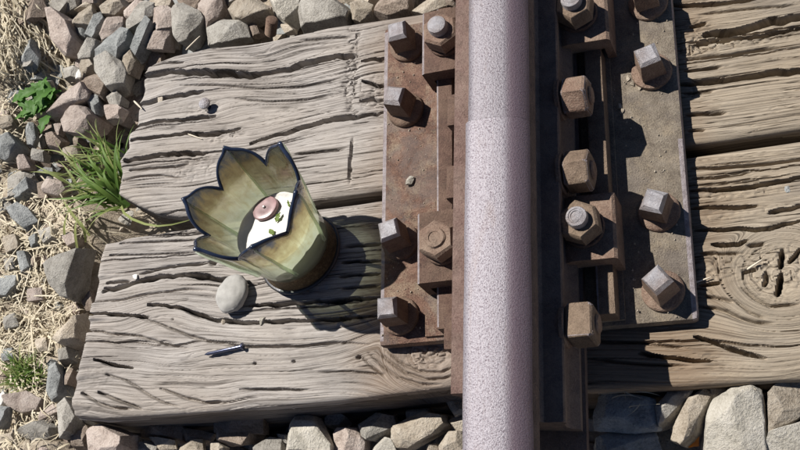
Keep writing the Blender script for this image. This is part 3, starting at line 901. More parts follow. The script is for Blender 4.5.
def stone_mesh(name, planes, dist, mat, sub=4, seed=0, p=26, rough=0.045):
    """convex block cut by planes (through its dual hull), edges then broken up by noise"""
    N = planes / np.linalg.norm(planes, axis=1)[:, None]
    extra = np.array([(1, 0, 0), (-1, 0, 0), (0, 1, 0), (0, -1, 0), (0, 0, 1), (0, 0, -1)], float)
    N = np.r_[N, extra]
    D = np.r_[dist, np.full(6, dist.max() * 1.25)]
    bm = bmesh.new()
    for n_, d_ in zip(N, D): bm.verts.new(tuple(n_ / d_))
    r = bmesh.ops.convex_hull(bm, input=bm.verts[:])
    prim = []
    for f_ in bm.faces:
        A_ = np.array([v_.co[:] for v_ in f_.verts[:3]])
        try: x_ = np.linalg.solve(A_, np.ones(3))
        except Exception: continue
        if np.abs(x_).max() < dist.max() * 3: prim.append(x_)
    bm.free()
    bm = bmesh.new()
    for x_ in prim: bm.verts.new(tuple(x_))
    bmesh.ops.remove_doubles(bm, verts=bm.verts[:], dist=float(dist.min()) * 0.06)
    r = bmesh.ops.convex_hull(bm, input=bm.verts[:])
    bmesh.ops.delete(bm, geom=[v_ for v_ in bm.verts if not v_.link_faces], context='VERTS')
    size = float(np.median(dist))
    if sub >= 3:
        ed = [e for e in bm.edges if e.is_manifold and e.calc_face_angle(0) > 0.3]
        bmesh.ops.bevel(bm, geom=ed, offset=size * 0.035, segments=1, affect='EDGES', clamp_overlap=True)
    bmesh.ops.triangulate(bm, faces=bm.faces[:])
    for _ in range({2: 0, 3: 2, 4: 3}[sub]):
        L_ = [e for e in bm.edges if e.calc_length() > size * 0.17]
        if not L_: break
        bmesh.ops.subdivide_edges(bm, edges=L_, cuts=1)
        bmesh.ops.triangulate(bm, faces=bm.faces[:])
    bmesh.ops.recalc_face_normals(bm, faces=bm.faces[:])
    bm.verts.index_update()
    q = np.array([v_.co[:] for v_ in bm.verts]); f = [tuple(w.index for w in k.verts) for k in bm.faces]
    bm.free()
    if sub >= 3:
        n = noise3(q / size * 1.2 + seed * 3.7, seed) - 0.5
        n2 = noise3(q / size * 4.3 + seed * 1.7, seed + 3) - 0.5
        q = q * (1 + rough * 1.7 * n + rough * 1.0 * n2)[:, None]
    return q, f


def traced_stone(poly, zc, hz, mat, label, k, cat='stone', group='ballast stones', name='ballast_stone'):
    P = np.array([U(x, y, zc)[:2] for x, y in poly])
    c = P.mean(0)
    Q = (P - c) * 1.06
    # keep the ring counter-clockwise
    area = np.sum(Q[:, 0] * np.roll(Q[:, 1], -1) - np.roll(Q[:, 0], -1) * Q[:, 1])
    if area < 0: Q = Q[::-1]
    rs = np.random.default_rng(k * 7 + 3)
    pl, di = [], []
    for a, b in zip(Q, np.roll(Q, -1, 0)):
        e = b - a
        n = np.array([e[1], -e[0]]); ln = np.linalg.norm(n)
        if ln < 1e-6: continue
        n /= ln
        d = max(3.0, n @ a)
        tilt = rs.uniform(-0.25, 0.30)
        pl.append([n[0], n[1], tilt]); di.append(d / math.sqrt(1 + tilt * tilt))
        if rs.random() < 0.55:
            up = rs.uniform(0.7, 1.7)
            m = np.array([n[0], n[1], up]); L = np.linalg.norm(m)
            pl.append(m); di.append((d * rs.uniform(0.72, 0.93) + up * hz * rs.uniform(0.55, 0.85)) / L)
    for _ in range(2):
        m = np.array([rs.normal(0, .28), rs.normal(0, .28), 1.0]); pl.append(m); di.append(hz * rs.uniform(0.85, 1.05))
    pl.append([rs.normal(0, .2), rs.normal(0, .2), -1.0]); di.append(hz * 1.1)
    sz = np.ptp(Q, axis=0).max()
    q, f = stone_mesh(name, np.array(pl, float), np.array(di, float), mat, 4 if sz > 32 else 3, k)
    me = mesh_np(name, q, f, mat)
    try: me.set_sharp_from_angle(angle=math.radians(20))
    except Exception: pass
    o = link(name, me)
    o.location = (c[0] / 1000, c[1] / 1000, zc / 1000)
    return tag(o, label, cat, group)


ZT, ZB, ZR = -78, -86, -52
ST = [
    # upper left bank of ballast
    ([(57, 18), (64, 15), (71, 22), (77, 41), (72, 55), (66, 54), (57, 46)], ZT, 'pink', 'tall pinkish grey block, leftmost big stone bordering the dry grass'),
    ([(75, 20), (90, 9), (96, 12), (97, 22), (89, 27), (76, 26)], ZT, 'tan', 'tan domed stone right of the tall pinkish block'),
    ([(103, 15), (105, 20), (101, 30), (94, 39), (88, 36), (92, 26)], ZT, 'blue', 'narrow blue grey sliver leaning beside the tan domed stone'),
    ([(75, 28), (89, 29), (86, 39), (80, 38)], ZT - 12, 'blue', 'small blue grey chip below the tan domed stone'),
    ([(109, 20), (125, 19), (126, 26), (120, 34), (105, 41), (103, 34)], ZT, 'pink', 'flat pink stone right of the narrow blue sliver'),
    ([(91, 40), (101, 42), (100, 48), (93, 60), (81, 61), (80, 57)], ZT, 'grey', 'grey wedge between the tall pinkish block and the wide blue slab'),
    ([(96, 59), (108, 46), (124, 33), (132, 35), (130, 46), (121, 61)], ZT, 'blue', 'wide blue grey slab in the middle of the upper left ballast'),
    ([(101, 8), (111, 0), (124, 0), (125, 7), (114, 16), (104, 15)], ZT, 'tan', 'bright tan stone near the top edge above the flat pink one'),
    ([(126, 14), (136, 4), (145, 4), (142, 14), (133, 22), (127, 19)], ZT, 'pink', 'egg shaped pink stone right of the bright tan stone'),
    ([(130, 26), (138, 16), (148, 6), (158, 8), (158, 22), (146, 26), (138, 32), (131, 32)], ZT, 'grey', 'grey knobbly stone above the blue spike by the sleeper corner'),
    ([(144, 34), (152, 25), (157, 30), (149, 42), (140, 60), (134, 52)], ZT + 6, 'blue', 'pointed blue grey spike above the upper sleeper corner'),
    ([(151, 50), (158, 37), (173, 28), (171, 40), (166, 50)], ZT, 'pink', 'pink wedge resting against the upper sleeper corner'),
    ([(123, 60), (134, 50), (139, 62), (134, 76), (127, 74)], ZT - 4, 'tan', 'tan upright stone touching the left end of the upper sleeper'),
    ([(83, 62), (92, 62), (98, 70), (88, 80), (82, 81)], ZT, 'tan', 'tan stone with a white fleck beside it, above the brown stone'),
    ([(66, 70), (76, 67), (83, 72), (80, 80), (66, 80)], ZT - 8, 'grey', 'low grey stone just above the green weed'),
    ([(100, 66), (112, 57), (124, 64), (128, 72), (126, 86), (112, 92), (100, 76)], ZT, 'grey', 'big grey stone left of the upper sleeper end'),
    ([(87, 80), (99, 76), (108, 77), (109, 90), (103, 98), (90, 92)], ZT, 'brown', 'brown stone under the big grey stone'),
    ([(58, 6), (68, -2), (84, -3), (80, 8), (66, 14)], ZT - 6, 'grey', 'grey stone at the top edge beside the dry grass'),
    ([(72, 12), (84, 8), (98, -2), (98, 8), (88, 10), (76, 17)], ZT - 8, 'tan', 'thin tan stone along the top edge over the domed one'),
    ([(82, -4), (97, -5), (96, 5), (84, 6)], ZT - 6, 'pink', 'pink stone cut by the top edge above the domed one'),
    ([(48, 114), (66, 100), (80, 88), (88, 84), (91, 92), (88, 106), (70, 110), (56, 117)], ZT + 4, 'pink', 'long pink stone lying over the green weed'),
    ([(67, 120), (76, 109), (90, 109), (97, 118), (93, 130), (86, 136), (72, 134)], ZT, 'pink', 'round pink stone under the long pink one'),
    ([(90, 99), (99, 97), (102, 108), (98, 116), (91, 108)], ZT - 2, 'blue', 'small blue grey stone between the brown and the round pink stones'),
    ([(110, 97), (118, 92), (124, 98), (122, 106), (112, 105)], ZT - 4, 'grey', 'small grey stone against the upper sleeper end, above a pink one'),
    ([(106, 108), (120, 106), (125, 110), (122, 120), (109, 121)], ZT - 2, 'pink', 'squarish pink stone against the upper sleeper end above the grass tuft'),
    ([(6, 96), (14, 88), (28, 89), (25, 95), (12, 104)], ZT - 8, 'blue', 'flat blue grey stone in the earth left of the weed'),
    ([(-2, 140), (12, 135), (20, 146), (15, 156), (8, 162), (-2, 160)], ZT - 8, 'blue', 'blue grey stone at the left edge below the weed'),
    ([(28, 130), (35, 125), (37, 138), (34, 146), (27, 144)], ZT - 8, 'blue', 'small upright blue grey stone below the weed leaves'),
    ([(49, 136), (57, 133), (64, 142), (60, 150), (50, 148)], ZT - 6, 'brown', 'small brown stone below the weed, left of the grass tuft'),
    ([(55, 125), (64, 125), (60, 138)], ZT - 6, 'pink', 'small pink triangular stone beside the round pink stone'),
    ([(16, 192), (31, 177), (33, 190), (24, 199), (17, 200)], ZT - 8, 'blue', 'flat blue grey stone left of the long grass blade'),
    ([(45, 190), (49, 178), (64, 183), (67, 190), (60, 197), (46, 194)], ZT - 8, 'pink', 'pinkish stone at the tips of the grass tuft'),
    ([(12, 210), (20, 206), (32, 212), (39, 222), (28, 231), (16, 222)], ZT - 8, 'blue', 'dark blue grey stone below the long grass blade'),
    ([(50, 265), (64, 258), (88, 250), (82, 268), (73, 298), (66, 297), (54, 284)], ZT + 6, 'grey', 'large brown grey stone with a dark shaded face beside the lower sleeper end'),
    ([(-2, 278), (20, 276), (19, 284), (8, 297), (-2, 296)], ZT - 8, 'blue', 'flat blue grey stone at the left edge, middle height'),
    ([(20, 254), (28, 252), (33, 268), (24, 274)], ZT - 9, 'blue', 'small blue grey stone half buried in straw'),
    ([(56, 338), (74, 322), (82, 312), (85, 324), (81, 340), (66, 346)], ZT - 4, 'tan', 'tan grey stone wedged against the lower sleeper end'),
    ([(50, 370), (58, 364), (64, 380), (62, 396), (55, 402), (48, 392)], ZT - 2, 'blue', 'blue stone crossed by blade shadows beside the small grass tuft'),
    ([(11, 398), (30, 393), (43, 400), (40, 410), (24, 414), (14, 410)], ZT - 2, 'pink', 'low pinkish stone under the small grass tuft'),
    ([(-1, 398), (7, 393), (9, 397), (3, 406)], ZT, 'white', 'white stone at the left edge near the bottom corner'),
    ([(22, 430), (38, 421), (50, 428), (50, 438), (36, 442), (24, 436)], ZB + 18, 'grey', 'grey stone amid straw in the bottom left corner'),
    ([(-3, 436), (14, 433), (20, 444), (14, 454), (-3, 454)], ZB + 18, 'tan', 'tan stone in the very bottom left corner'),
    ([(59, 406), (66, 399), (72, 408), (77, 418), (74, 434), (63, 438)], ZB + 18, 'grey', 'upright grey brown stone below the lower sleeper corner'),
    ([(-3, 407), (8, 408), (7, 420), (2, 429), (-3, 428)], ZB + 20, 'blue', 'blue stone at the left edge under the white one'),
    ([(30, 104), (42, 100), (46, 108), (36, 114)], ZT - 8, 'grey', 'grey stone just left of the long pink stone by the weed'),
    ([(-2, 118), (12, 116), (16, 126), (4, 130)], ZT - 8, 'tan', 'tan stone at the left edge, level with the weed'),
    ([(34, 150), (46, 152), (44, 162), (34, 160)], ZT - 8, 'grey', 'grey stone left of the small brown stone under the weed'),
    ([(18, 160), (30, 158), (32, 168), (20, 170)], ZT - 8, 'pink', 'pink stone right of the blue grey one at the left edge'),
    ([(64, 150), (76, 146), (80, 156), (68, 162)], ZT - 10, 'tan', 'tan stone at the upper tips of the grass tuft'),
    ([(-2, 200), (10, 198), (14, 210), (2, 214)], ZT - 8, 'grey', 'grey stone at the left edge, level with the grass tuft'),
    ([(40, 232), (54, 228), (58, 240), (46, 246)], ZT - 8, 'grey', 'small grey stone above the large brown grey one'),
    ([(62, 236), (76, 232), (82, 242), (70, 248)], ZT - 8, 'pink', 'small pink stone above the large brown grey one'),
    ([(4, 240), (18, 236), (22, 248), (8, 254)], ZT - 8, 'tan', 'tan stone in straw left of the large brown grey one'),
    ([(30, 238), (38, 234), (42, 246), (34, 250)], ZT - 9, 'blue', 'small blue grey stone in straw above the large brown grey one'),
    ([(6, 260), (16, 258), (18, 269), (8, 271)], ZT - 9, 'grey', 'small grey stone above the flat blue one at the left edge'),
    ([(84, 302), (94, 288), (97, 304), (89, 314)], ZT - 12, 'brown', 'brown stone between the large brown grey one and the sleeper end'),
    ([(30, 290), (42, 288), (44, 300), (32, 302)], ZT - 9, 'pink', 'pink stone in the chopped straw below the large brown grey one'),
    ([(4, 318), (16, 314), (20, 326), (8, 330)], ZT - 9, 'grey', 'grey stone near the left edge in the chopped straw'),
    ([(36, 340), (48, 338), (50, 350), (40, 352)], ZT - 9, 'tan', 'tan stone just above the small grass tuft'),
    ([(0, 350), (14, 348), (16, 360), (4, 362)], ZT - 9, 'blue', 'blue grey stone left of the small grass tuft'),
    ([(58, 350), (70, 348), (74, 360), (62, 364)], ZT - 8, 'grey', 'grey stone between the wedged tan one and the blade shadowed blue one'),
    ([(66, 366), (74, 370), (73, 386), (66, 384)], ZT - 10, 'brown', 'brown stone between the blade shadowed blue one and the sleeper'),
    ([(78, 402), (90, 412), (88, 424), (78, 420)], ZT - 10, 'grey', 'grey stone under the very corner of the lower sleeper'),
    ([(44, 412), (56, 408), (58, 420), (48, 424)], ZT - 10, 'pink', 'pink stone below the blade shadowed blue one'),
    # along the lower sleeper
    ([(89, 432), (108, 426), (128, 436), (128, 448), (120, 456), (90, 456)], ZB + 26, 'pink', 'large orange pink stone under the lower sleeper corner'),
    ([(73, 436), (88, 427), (91, 432), (87, 448), (75, 448)], ZB + 8, 'brown', 'brown stone left of the large orange pink one'),
    ([(134, 444), (148, 441), (158, 446), (156, 454), (136, 454)], ZB, 'grey', 'grey stone cut by the bottom edge right of the orange pink one'),
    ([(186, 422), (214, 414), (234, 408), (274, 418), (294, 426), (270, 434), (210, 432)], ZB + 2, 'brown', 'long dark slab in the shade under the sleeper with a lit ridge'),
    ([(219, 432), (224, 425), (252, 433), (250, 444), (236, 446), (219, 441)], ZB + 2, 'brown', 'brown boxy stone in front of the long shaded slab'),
    ([(254, 448), (270, 438), (282, 440), (284, 454), (256, 454)], ZB, 'grey', 'rounded grey stone left of the large pale grey one'),
    ([(278, 434), (290, 435), (291, 446), (280, 440)], ZB - 4, 'grey', 'small grey stone squeezed left of the large pale grey one'),
    ([(150, 438), (160, 439), (176, 442), (176, 449), (160, 450)], ZB, 'tan', 'flat tan stone at the bottom edge'),
    ([(176, 447), (203, 441), (204, 452), (180, 456)], ZB, 'tan', 'tan wedge at the bottom edge beside the brown boxy stone'),
    ([(212, 442), (219, 442), (226, 448), (224, 455), (212, 455)], ZB, 'tan', 'small tan stone at the bottom edge below the brown boxy stone'),
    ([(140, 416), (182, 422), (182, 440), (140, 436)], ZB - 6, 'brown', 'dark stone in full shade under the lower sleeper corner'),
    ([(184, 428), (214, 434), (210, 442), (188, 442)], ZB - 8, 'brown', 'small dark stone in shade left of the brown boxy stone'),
    ([(292, 428), (300, 417), (318, 418), (326, 430), (338, 456), (288, 456)], ZB + 4, 'pale', 'large pale grey stone half in the shadow of the sleeper'),
    ([(337, 434), (342, 428), (358, 428), (366, 440), (364, 454), (340, 454)], ZB, 'pink', 'pink faceted stone right of the large pale grey one'),
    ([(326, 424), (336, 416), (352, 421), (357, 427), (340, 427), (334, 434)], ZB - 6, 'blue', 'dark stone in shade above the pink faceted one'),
    ([(360, 426), (380, 413), (394, 416), (396, 427), (376, 441), (362, 434)], ZB, 'grey', 'grey stone with a shaded top left of the long tan stone'),
    ([(394, 430), (428, 413), (444, 416), (448, 425), (442, 431), (408, 449), (398, 448), (393, 440)], ZB + 4, 'tan', 'long tan stone with a rusty end left of the rail'),
    ([(376, 448), (386, 438), (394, 441), (399, 454), (378, 456)], ZB, 'pale', 'small pale stone at the bottom edge below the long tan stone'),
    ([(448, 401), (458, 396), (470, 400), (470, 412), (456, 418), (451, 410)], ZB + 4, 'tan', 'tan stone beside the rail just below the sleeper'),
    ([(449, 422), (460, 416), (470, 420), (468, 432), (456, 430)], ZB, 'tan', 'second tan stone beside the rail, under the first'),
    ([(440, 446), (448, 434), (462, 433), (466, 454), (442, 456)], ZB, 'tan', 'tan stone beside the rail at the bottom edge'),
    ([(428, 446), (437, 444), (441, 454), (428, 455)], ZB, 'tan', 'tiny tan stone at the bottom edge near the rail'),
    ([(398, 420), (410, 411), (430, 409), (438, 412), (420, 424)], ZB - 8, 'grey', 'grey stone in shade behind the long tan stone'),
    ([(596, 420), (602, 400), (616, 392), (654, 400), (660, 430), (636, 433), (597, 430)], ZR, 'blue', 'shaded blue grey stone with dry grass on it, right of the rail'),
    ([(597, 440), (613, 434), (654, 434), (662, 456), (597, 456)], ZR, 'blue', 'shaded blue grey stone at the bottom edge right of the rail'),
    ([(658, 408), (674, 389), (693, 382), (702, 389), (686, 405), (676, 425), (662, 430)], ZR, 'grey', 'dark grey stone half in shade, right of the dry grass'),
    ([(673, 440), (676, 424), (687, 403), (704, 392), (712, 398), (706, 414), (698, 432), (685, 445)], ZR + 4, 'tan', 'long upright tan stone left of the big pale block'),
    ([(706, 392), (718, 382), (733, 382), (735, 389), (720, 400), (710, 400)], ZR + 2, 'tan', 'tan stone tucked above the long upright one'),
    ([(707, 420), (715, 400), (734, 390), (748, 385), (760, 391), (765, 412), (767, 456), (706, 456)], ZR + 6, 'pale', 'big pale cream block, brightest stone at lower right'),
    ([(770, 397), (781, 386), (804, 381), (810, 415), (784, 428), (770, 438)], ZR + 4, 'tan', 'tan block at the right edge beside the big pale one'),
    ([(768, 446), (774, 432), (790, 427), (810, 427), (810, 456), (768, 456)], ZR + 4, 'pale', 'pale stone in the bottom right corner'),
    # behind the upper sleeper
    ([(176, 12), (185, 7), (200, 14), (205, 22), (200, 32), (192, 41), (182, 44), (177, 34)], ZT + 4, 'grey', 'grey drop shaped stone behind the left part of the upper sleeper'),
    ([(155, 15), (170, 9), (176, 14), (175, 28), (162, 33), (155, 24)], ZT, 'pink', 'pink stone left of the grey drop shaped one'),
    ([(152, 4), (160, -2), (172, 0), (170, 6), (158, 9)], ZT, 'tan', 'tan stone at the top edge left of the drop shaped one'),
    ([(200, 12), (210, -2), (226, -2), (225, 10), (219, 22), (209, 30), (205, 22)], ZT, 'pink', 'tall pink stone leaning between the drop shaped and round tan stones'),
    ([(230, 12), (244, 1), (260, 2), (272, 12), (260, 18), (248, 24), (236, 20)], ZT + 2, 'tan', 'round tan stone left of the threaded bolt stub'),
    ([(209, 30), (224, 22), (246, 23), (250, 38), (228, 44), (210, 46)], ZT + 2, 'grey', 'grey flat topped stone behind the upper sleeper, under the round tan one'),
    ([(271, 2), (276, -4), (302, -2), (300, 12), (288, 24), (278, 16)], ZT, 'pale', 'lavender pale stone above the threaded bolt stub'),
    ([(249, 26), (259, 27), (261, 34), (254, 38)], ZT - 6, 'brown', 'small brown stone left of the threaded bolt stub'),
    ([(282, 25), (290, 25), (296, 31), (286, 34)], ZT - 4, 'tan', 'small tan stone right of the threaded bolt stub'),
    ([(302, 18), (306, 4), (320, -3), (338, 2), (350, 12), (346, 24), (326, 30), (304, 31)], ZT + 2, 'grey', 'large olive grey stone behind the upper sleeper'),
    ([(352, 5), (362, 2), (376, 8), (374, 16), (364, 24), (355, 22)], ZT, 'tan', 'tan wedge right of the large olive grey stone'),
    ([(376, 16), (382, 2), (390, -5), (410, -3), (410, 14), (390, 20)], ZT, 'brown', 'brown grey stone behind the upper left coach screw'),
    ([(414, 13), (426, 4), (442, -4), (446, 8), (424, 16)], ZT, 'tan', 'tan stone beside the rail at the top edge'),
    ([(338, -6), (356, -8), (378, -4), (372, 6), (352, 3)], ZT - 4, 'tan', 'tan stone cut by the top edge above the tan wedge'),
    ([(176, -6), (196, -8), (204, -2), (198, 9), (184, 6)], ZT - 8, 'brown', 'dark stone at the top edge above the drop shaped one'),
    ([(224, -6), (240, -8), (242, 0), (230, 8)], ZT - 8, 'grey', 'grey stone at the top edge left of the round tan one'),
]
for k, (poly, zc, c, lab) in enumerate(ST):
    P = np.array([U(x, y, zc)[:2] for x, y in poly])
    w = np.sort(np.ptp(P, axis=0))
    traced_stone(poly, zc, float(np.clip(w[0] * 0.46, 6, 24)), STONES[c], lab, k + 1)


# loose filling between the stones: nobody could count it
def on_sleeper(x, y):
    return (-565 < x < 700) and (-222 < y < 268)


def scatter_stones(name, n, box, size, zoff, mats, seed, keep, label):
    r = np.random.default_rng(seed)
    vv, ff, mi = [], [], []
    off = 0
    protos = []
    for k in range(14):
        N = r.normal(size=(11, 3)); N[:, 2] *= 1.2
        q, fq = stone_mesh('s', N, r.uniform(0.6, 1.0, 11), None, 2, k + 50, 60, 0.05)
        q = q / np.abs(q).max()
        protos.append((q, np.array(fq)))
    c = 0
    while c < n:
        x, y = r.uniform(box[0], box[1]), r.uniform(box[2], box[3])
        if not keep(x, y): 
            if r.random() < 0.002: c += 1
            continue
        s = r.uniform(*size) * (0.6 + 0.8 * r.random() ** 2)
        q, f = protos[r.integers(14)]
        a = r.uniform(0, 6.28); ca, sa = math.cos(a), math.sin(a)
        R = np.array([[ca, -sa, 0], [sa, ca, 0], [0, 0, 1]])
        z = float(ground_z(np.array([x]), np.array([y]))[0]) + zoff(x, y) + s * r.uniform(-.1, .5)
        vv.append((q * np.array([1, r.uniform(.65, 1), r.uniform(.5, .8)])) @ R.T * s + np.array([x, y, z]))
        ff.append(f + off); off += len(q)
        mi.append(np.full(len(f), r.integers(len(mats))))
        c += 1
    me = mesh_np(name, np.concatenate(vv), np.concatenate(ff), mats[0])
    for m in mats[1:]: me.materials.append(m)
    me.polygons.foreach_set('material_index', np.concatenate(mi).astype(np.int32))
    try: me.set_sharp_from_angle(angle=math.radians(20))
    except Exception: pass
    o = link(name, me)
    return tag(o, label, None, None, 'stuff')


FM = [STONES[k] for k in ('grey', 'tan', 'pink', 'brown', 'blue')]
scatter_stones('ballast_gravel', 420, (-760, 460, 262, 620), (14, 26), lambda x, y: 2 + 8 * (y < 330), FM, 21, lambda x, y: y > 275 or x < -540, 'smaller ballast filling the gaps behind the upper sleeper')
scatter_stones('ballast_gravel', 380, (-640, 460, -420, -205), (13, 24), lambda x, y: -6, FM, 22, lambda x, y: y < -212, 'smaller ballast filling the gaps along the lower sleeper')
scatter_stones('earth_pebbles', 380, (-980, -560, -330, 480), (4, 12), lambda x, y: 0, FM, 23, lambda x, y: x < -560, 'small pebbles pressed into the dry earth by the sleeper ends')
scatter_stones('ballast_gravel', 240, (-740, -535, 130, 320), (11, 22), lambda x, y: 10, FM, 24, lambda x, y: x < -535, 'smaller ballast filling the gaps by the sleeper ends')


# ------------------------------------------------------------------ grass, straw, weed
def blade(p0, p1, rise, w, bow=(0, 0), n=7, fold=0.35):
    """tapered folded ribbon from p0 to p1 (mm, 3D) arching up by rise"""
    p0, p1 = np.array(p0, float), np.array(p1, float)
    vv, ff = [], []
    d = p1 - p0
    side = np.array([-d[1], d[0], 0]); L = np.linalg.norm(side)
    side = side / L if L > 1e-6 else np.array([1, 0, 0])
    for i in range(n + 1):
        t = i / n
        c = p0 + d * t + np.array([bow[0], bow[1], 0]) * 4 * t * (1 - t)
        c[2] += rise * 4 * t * (1 - t)
        ww = w * 0.5 * (1 - t ** 2.2) * (0.75 + 0.5 * math.sin(math.pi * min(1, t * 1.2 + .1)))
        ww = max(ww, 0.08)
        vv += [c - side * ww + [0, 0, ww * fold], c, c + side * ww + [0, 0, ww * fold]]
    for i in range(n):
        a = i * 3
        ff += [(a, a + 1, a + 4, a + 3), (a + 1, a + 2, a + 5, a + 4)]
    return vv, ff


def blades_mesh(name, lst, mat):
    V_, F_ = [], []
    for vv, ff in lst:
        o = len(V_)
        V_ += [tuple(v) for v in vv]
        F_ += [tuple(i + o for i in q) for q in ff]
    return mesh_np(name, V_, F_, mat)


def gz(x, y): return float(ground_z(np.array([x]), np.array([y]))[0])


def px_blade(a, b, za, zb, rise, w, bow=(0, 0), n=8):
    return blade(U(*a, za), U(*b, zb), rise, w, bow, n)


# straw and chopped dead grass lying on the earth
rs = np.random.default_rng(5)
straws = []
def straw_field(n, x0, x1, y0, y1, ln, w, dir_=None, lift=14):
    for _ in range(n):
        px, py = rs.uniform(x0, x1), rs.uniform(y0, y1)
        p = U(px, py, -88)
        a = rs.uniform(0, 6.283) if dir_ is None else dir_ + rs.normal(0, .45)
        L = rs.uniform(*ln)
        q = p + np.array([math.cos(a) * L, math.sin(a) * L, 0])
        if p[0] > -548 or q[0] > -548: continue
        p[2] = gz(p[0], p[1]) + rs.uniform(0, lift); q[2] = gz(q[0], q[1]) + rs.uniform(0, lift)
        straws.append(blade(p, q, rs.uniform(-1, 9), rs.uniform(*w), (rs.normal(0, 5), rs.normal(0, 5)), 5))
straw_field(900, -10, 68, -10, 90, (18, 60), (1.2, 2.6), 1.9, 22)
straw_field(620, -10, 90, 60, 245, (12, 45), (1.0, 2.4))
straw_field(850, -10, 78, 235, 345, (6, 24), (0.9, 2.2))
straw_field(380, -10, 66, 330, 460, (10, 40), (1.0, 2.4))
straw_field(60, -10, 80, 150, 330, (60, 110), (1.4, 2.4))
o = link('dry_grass', blades_mesh('dry_grass', straws, STRAW))
tag(o, 'straw coloured dead grass littering the earth on the left', None, None, 'stuff')

# green tuft at the sleeper end
G0 = (127, 200)
tb, tp = [], []
spec = [((45, 199), 8, 5.5), ((88, 176), 14, 6), ((80, 172), 18, 6), ((95, 186), 12, 6), ((70, 190), 12, 5), ((78, 206), 12, 5), ((92, 216), 8, 6), ((102, 152), 26, 5.5), ((100, 138), 30, 4.5),
        ((88, 150), 26, 5), ((84, 160), 22, 5), ((75, 150), 24, 4.5), ((110, 150), 26, 5), ((118, 145), 24, 5), ((64, 168), 18, 4.5), ((108, 165), 22, 6), ((96, 160), 22, 6), ((60, 215), 10, 4.5), ((85, 222), 8, 5), ((105, 170), 18, 6), ((122, 130), 24, 4)]
for (e, r_, w) in spec:
    b = U(G0[0] + rs.uniform(-7, 3), G0[1] + rs.uniform(-14, 8), -80)
    t_ = U(e[0], e[1], -58 + rs.uniform(-12, 14))
    tb.append(blade(b, t_, r_, w * 0.9, (rs.normal(0, 4), rs.normal(0, 4)), 9))
for _ in range(85):
    b = U(rs.uniform(100, 130), rs.uniform(150, 212), -86)
    a = rs.uniform(1.4, 4.0); L = rs.uniform(25, 75)
    t_ = b + np.array([math.cos(a) * L, math.sin(a) * L, rs.uniform(10, 42)])
    (tb if rs.random() < .45 else tp).append(blade(b, t_, rs.uniform(2, 20), rs.uniform(1.2, 3.2), (0, 0), 7))
for e, s0 in (((40, 150), (78, 172)), ((35, 165), (72, 185)), ((55, 140), (88, 178)), ((58, 160), (82, 196)), ((30, 172), (70, 176)), ((62, 196), (90, 236)), ((80, 212), (78, 250)), ((72, 205), (66, 240)), ((70, 215), (86, 242))):
    tp.append(px_blade(s0, e, -86, -72, 12, 3.6, (rs.normal(0, 5), rs.normal(0, 5))))
t = thing('grass_tuft', 'green grass tuft growing at the sleeper ends by the gap', 'grass', tuple(U(*G0, -86)), 0, 'grass tufts')
L0 = np.array(U(*G0, -86))
def rel(l): return [([np.array(v) - L0 for v in vv], ff) for vv, ff in l]
link('green_blades', blades_mesh('green_blades', rel(tb), GRASS), t)
link('pale_blades', blades_mesh('pale_blades', rel(tp), GRASS_PALE), t)
# one long blade curls over the gap and onto the lower sleeper
path = [(121, 206, -50), (124, 213, -30), (132, 219, -12), (145, 224, -4), (158, 226, -2), (172, 224.5, -6), (186, 221, -12), (197, 217, -15)]
vv, ff = [], []
for i, (a, b, z) in enumerate(path):
    c = U(a, b, z) - L0
    nx_ = U(*path[min(i + 1, len(path) - 1)]) - U(*path[max(i - 1, 0)])
    sd = np.array([-nx_[1], nx_[0], 0]); sd /= np.linalg.norm(sd)
    w = 3.4 * (1 - (i / (len(path) - 1)) ** 2 * .85)
    vv += [c - sd * w * .5, c + np.array([0, 0, -.8]), c + sd * w * .5]
for i in range(len(path) - 1):
    a = i * 3
    ff += [(a, a + 1, a + 4, a + 3), (a + 1, a + 2, a + 5, a + 4)]
link('curling_blade', mesh_np('curling_blade', vv, ff, GRASS_PALE), t)
# small tuft low on the left
T2 = (30, 378)
L2 = np.array(U(*T2, -92))
tb, tp = [], []
for _ in range(150):
    b = U(rs.uniform(18, 42), rs.uniform(368, 388), -92)
    a = rs.uniform(0, 6.28); L = rs.uniform(10, 34)
    t_ = b + np.array([math.cos(a) * L, math.sin(a) * L + 6, rs.uniform(8, 26)])
    (tb if rs.random() < .5 else tp).append(blade(b - L2, t_ - L2, rs.uniform(2, 8), rs.uniform(1.2, 2.4), (0, 0), 5))
t2 = thing('grass_tuft', 'small fine grass tuft low on the left, amid straw', 'grass', tuple(L2), 0, 'grass tufts')
link('green_blades', blades_mesh('green_blades', tb, GRASS), t2)
link('pale_blades', blades_mesh('pale_blades', tp, GRASS_PALE), t2)

# leafy weed
W0 = np.array(U(44, 108, -80))
wd = thing('weed', 'bright green leafy weed among the upper left stones', 'weed', tuple(W0))
def leaf(p, a, L, w, tilt, bend, rag=0.22):
    n, m = 8, 4
    vv, ff = [], []
    ca, sa = math.cos(a), math.sin(a)
    for i in range(n + 1):
        t = i / n
        ww = w * (math.sin(math.pi * (t ** 0.8)) * 0.9 + 0.06) * (1 + rag * math.sin(i * 2.7 + a))
        for j in range(-m // 2, m // 2 + 1):
            u = j / (m / 2)
            x, y = t * L, u * ww * 0.5
            z = math.sin(tilt) * t * L - bend * t * t * L + abs(u) * ww * 0.16 + 1.2 * math.sin(i * 1.9 + j * 2.2)
            vv.append((p[0] + ca * x - sa * y, p[1] + sa * x + ca * y, p[2] + z))
    for i in range(n):
        for j in range(m):
            k = i * (m + 1) + j
            ff.append((k, k + 1, k + m + 2, k + m + 1))
    return vv, ff
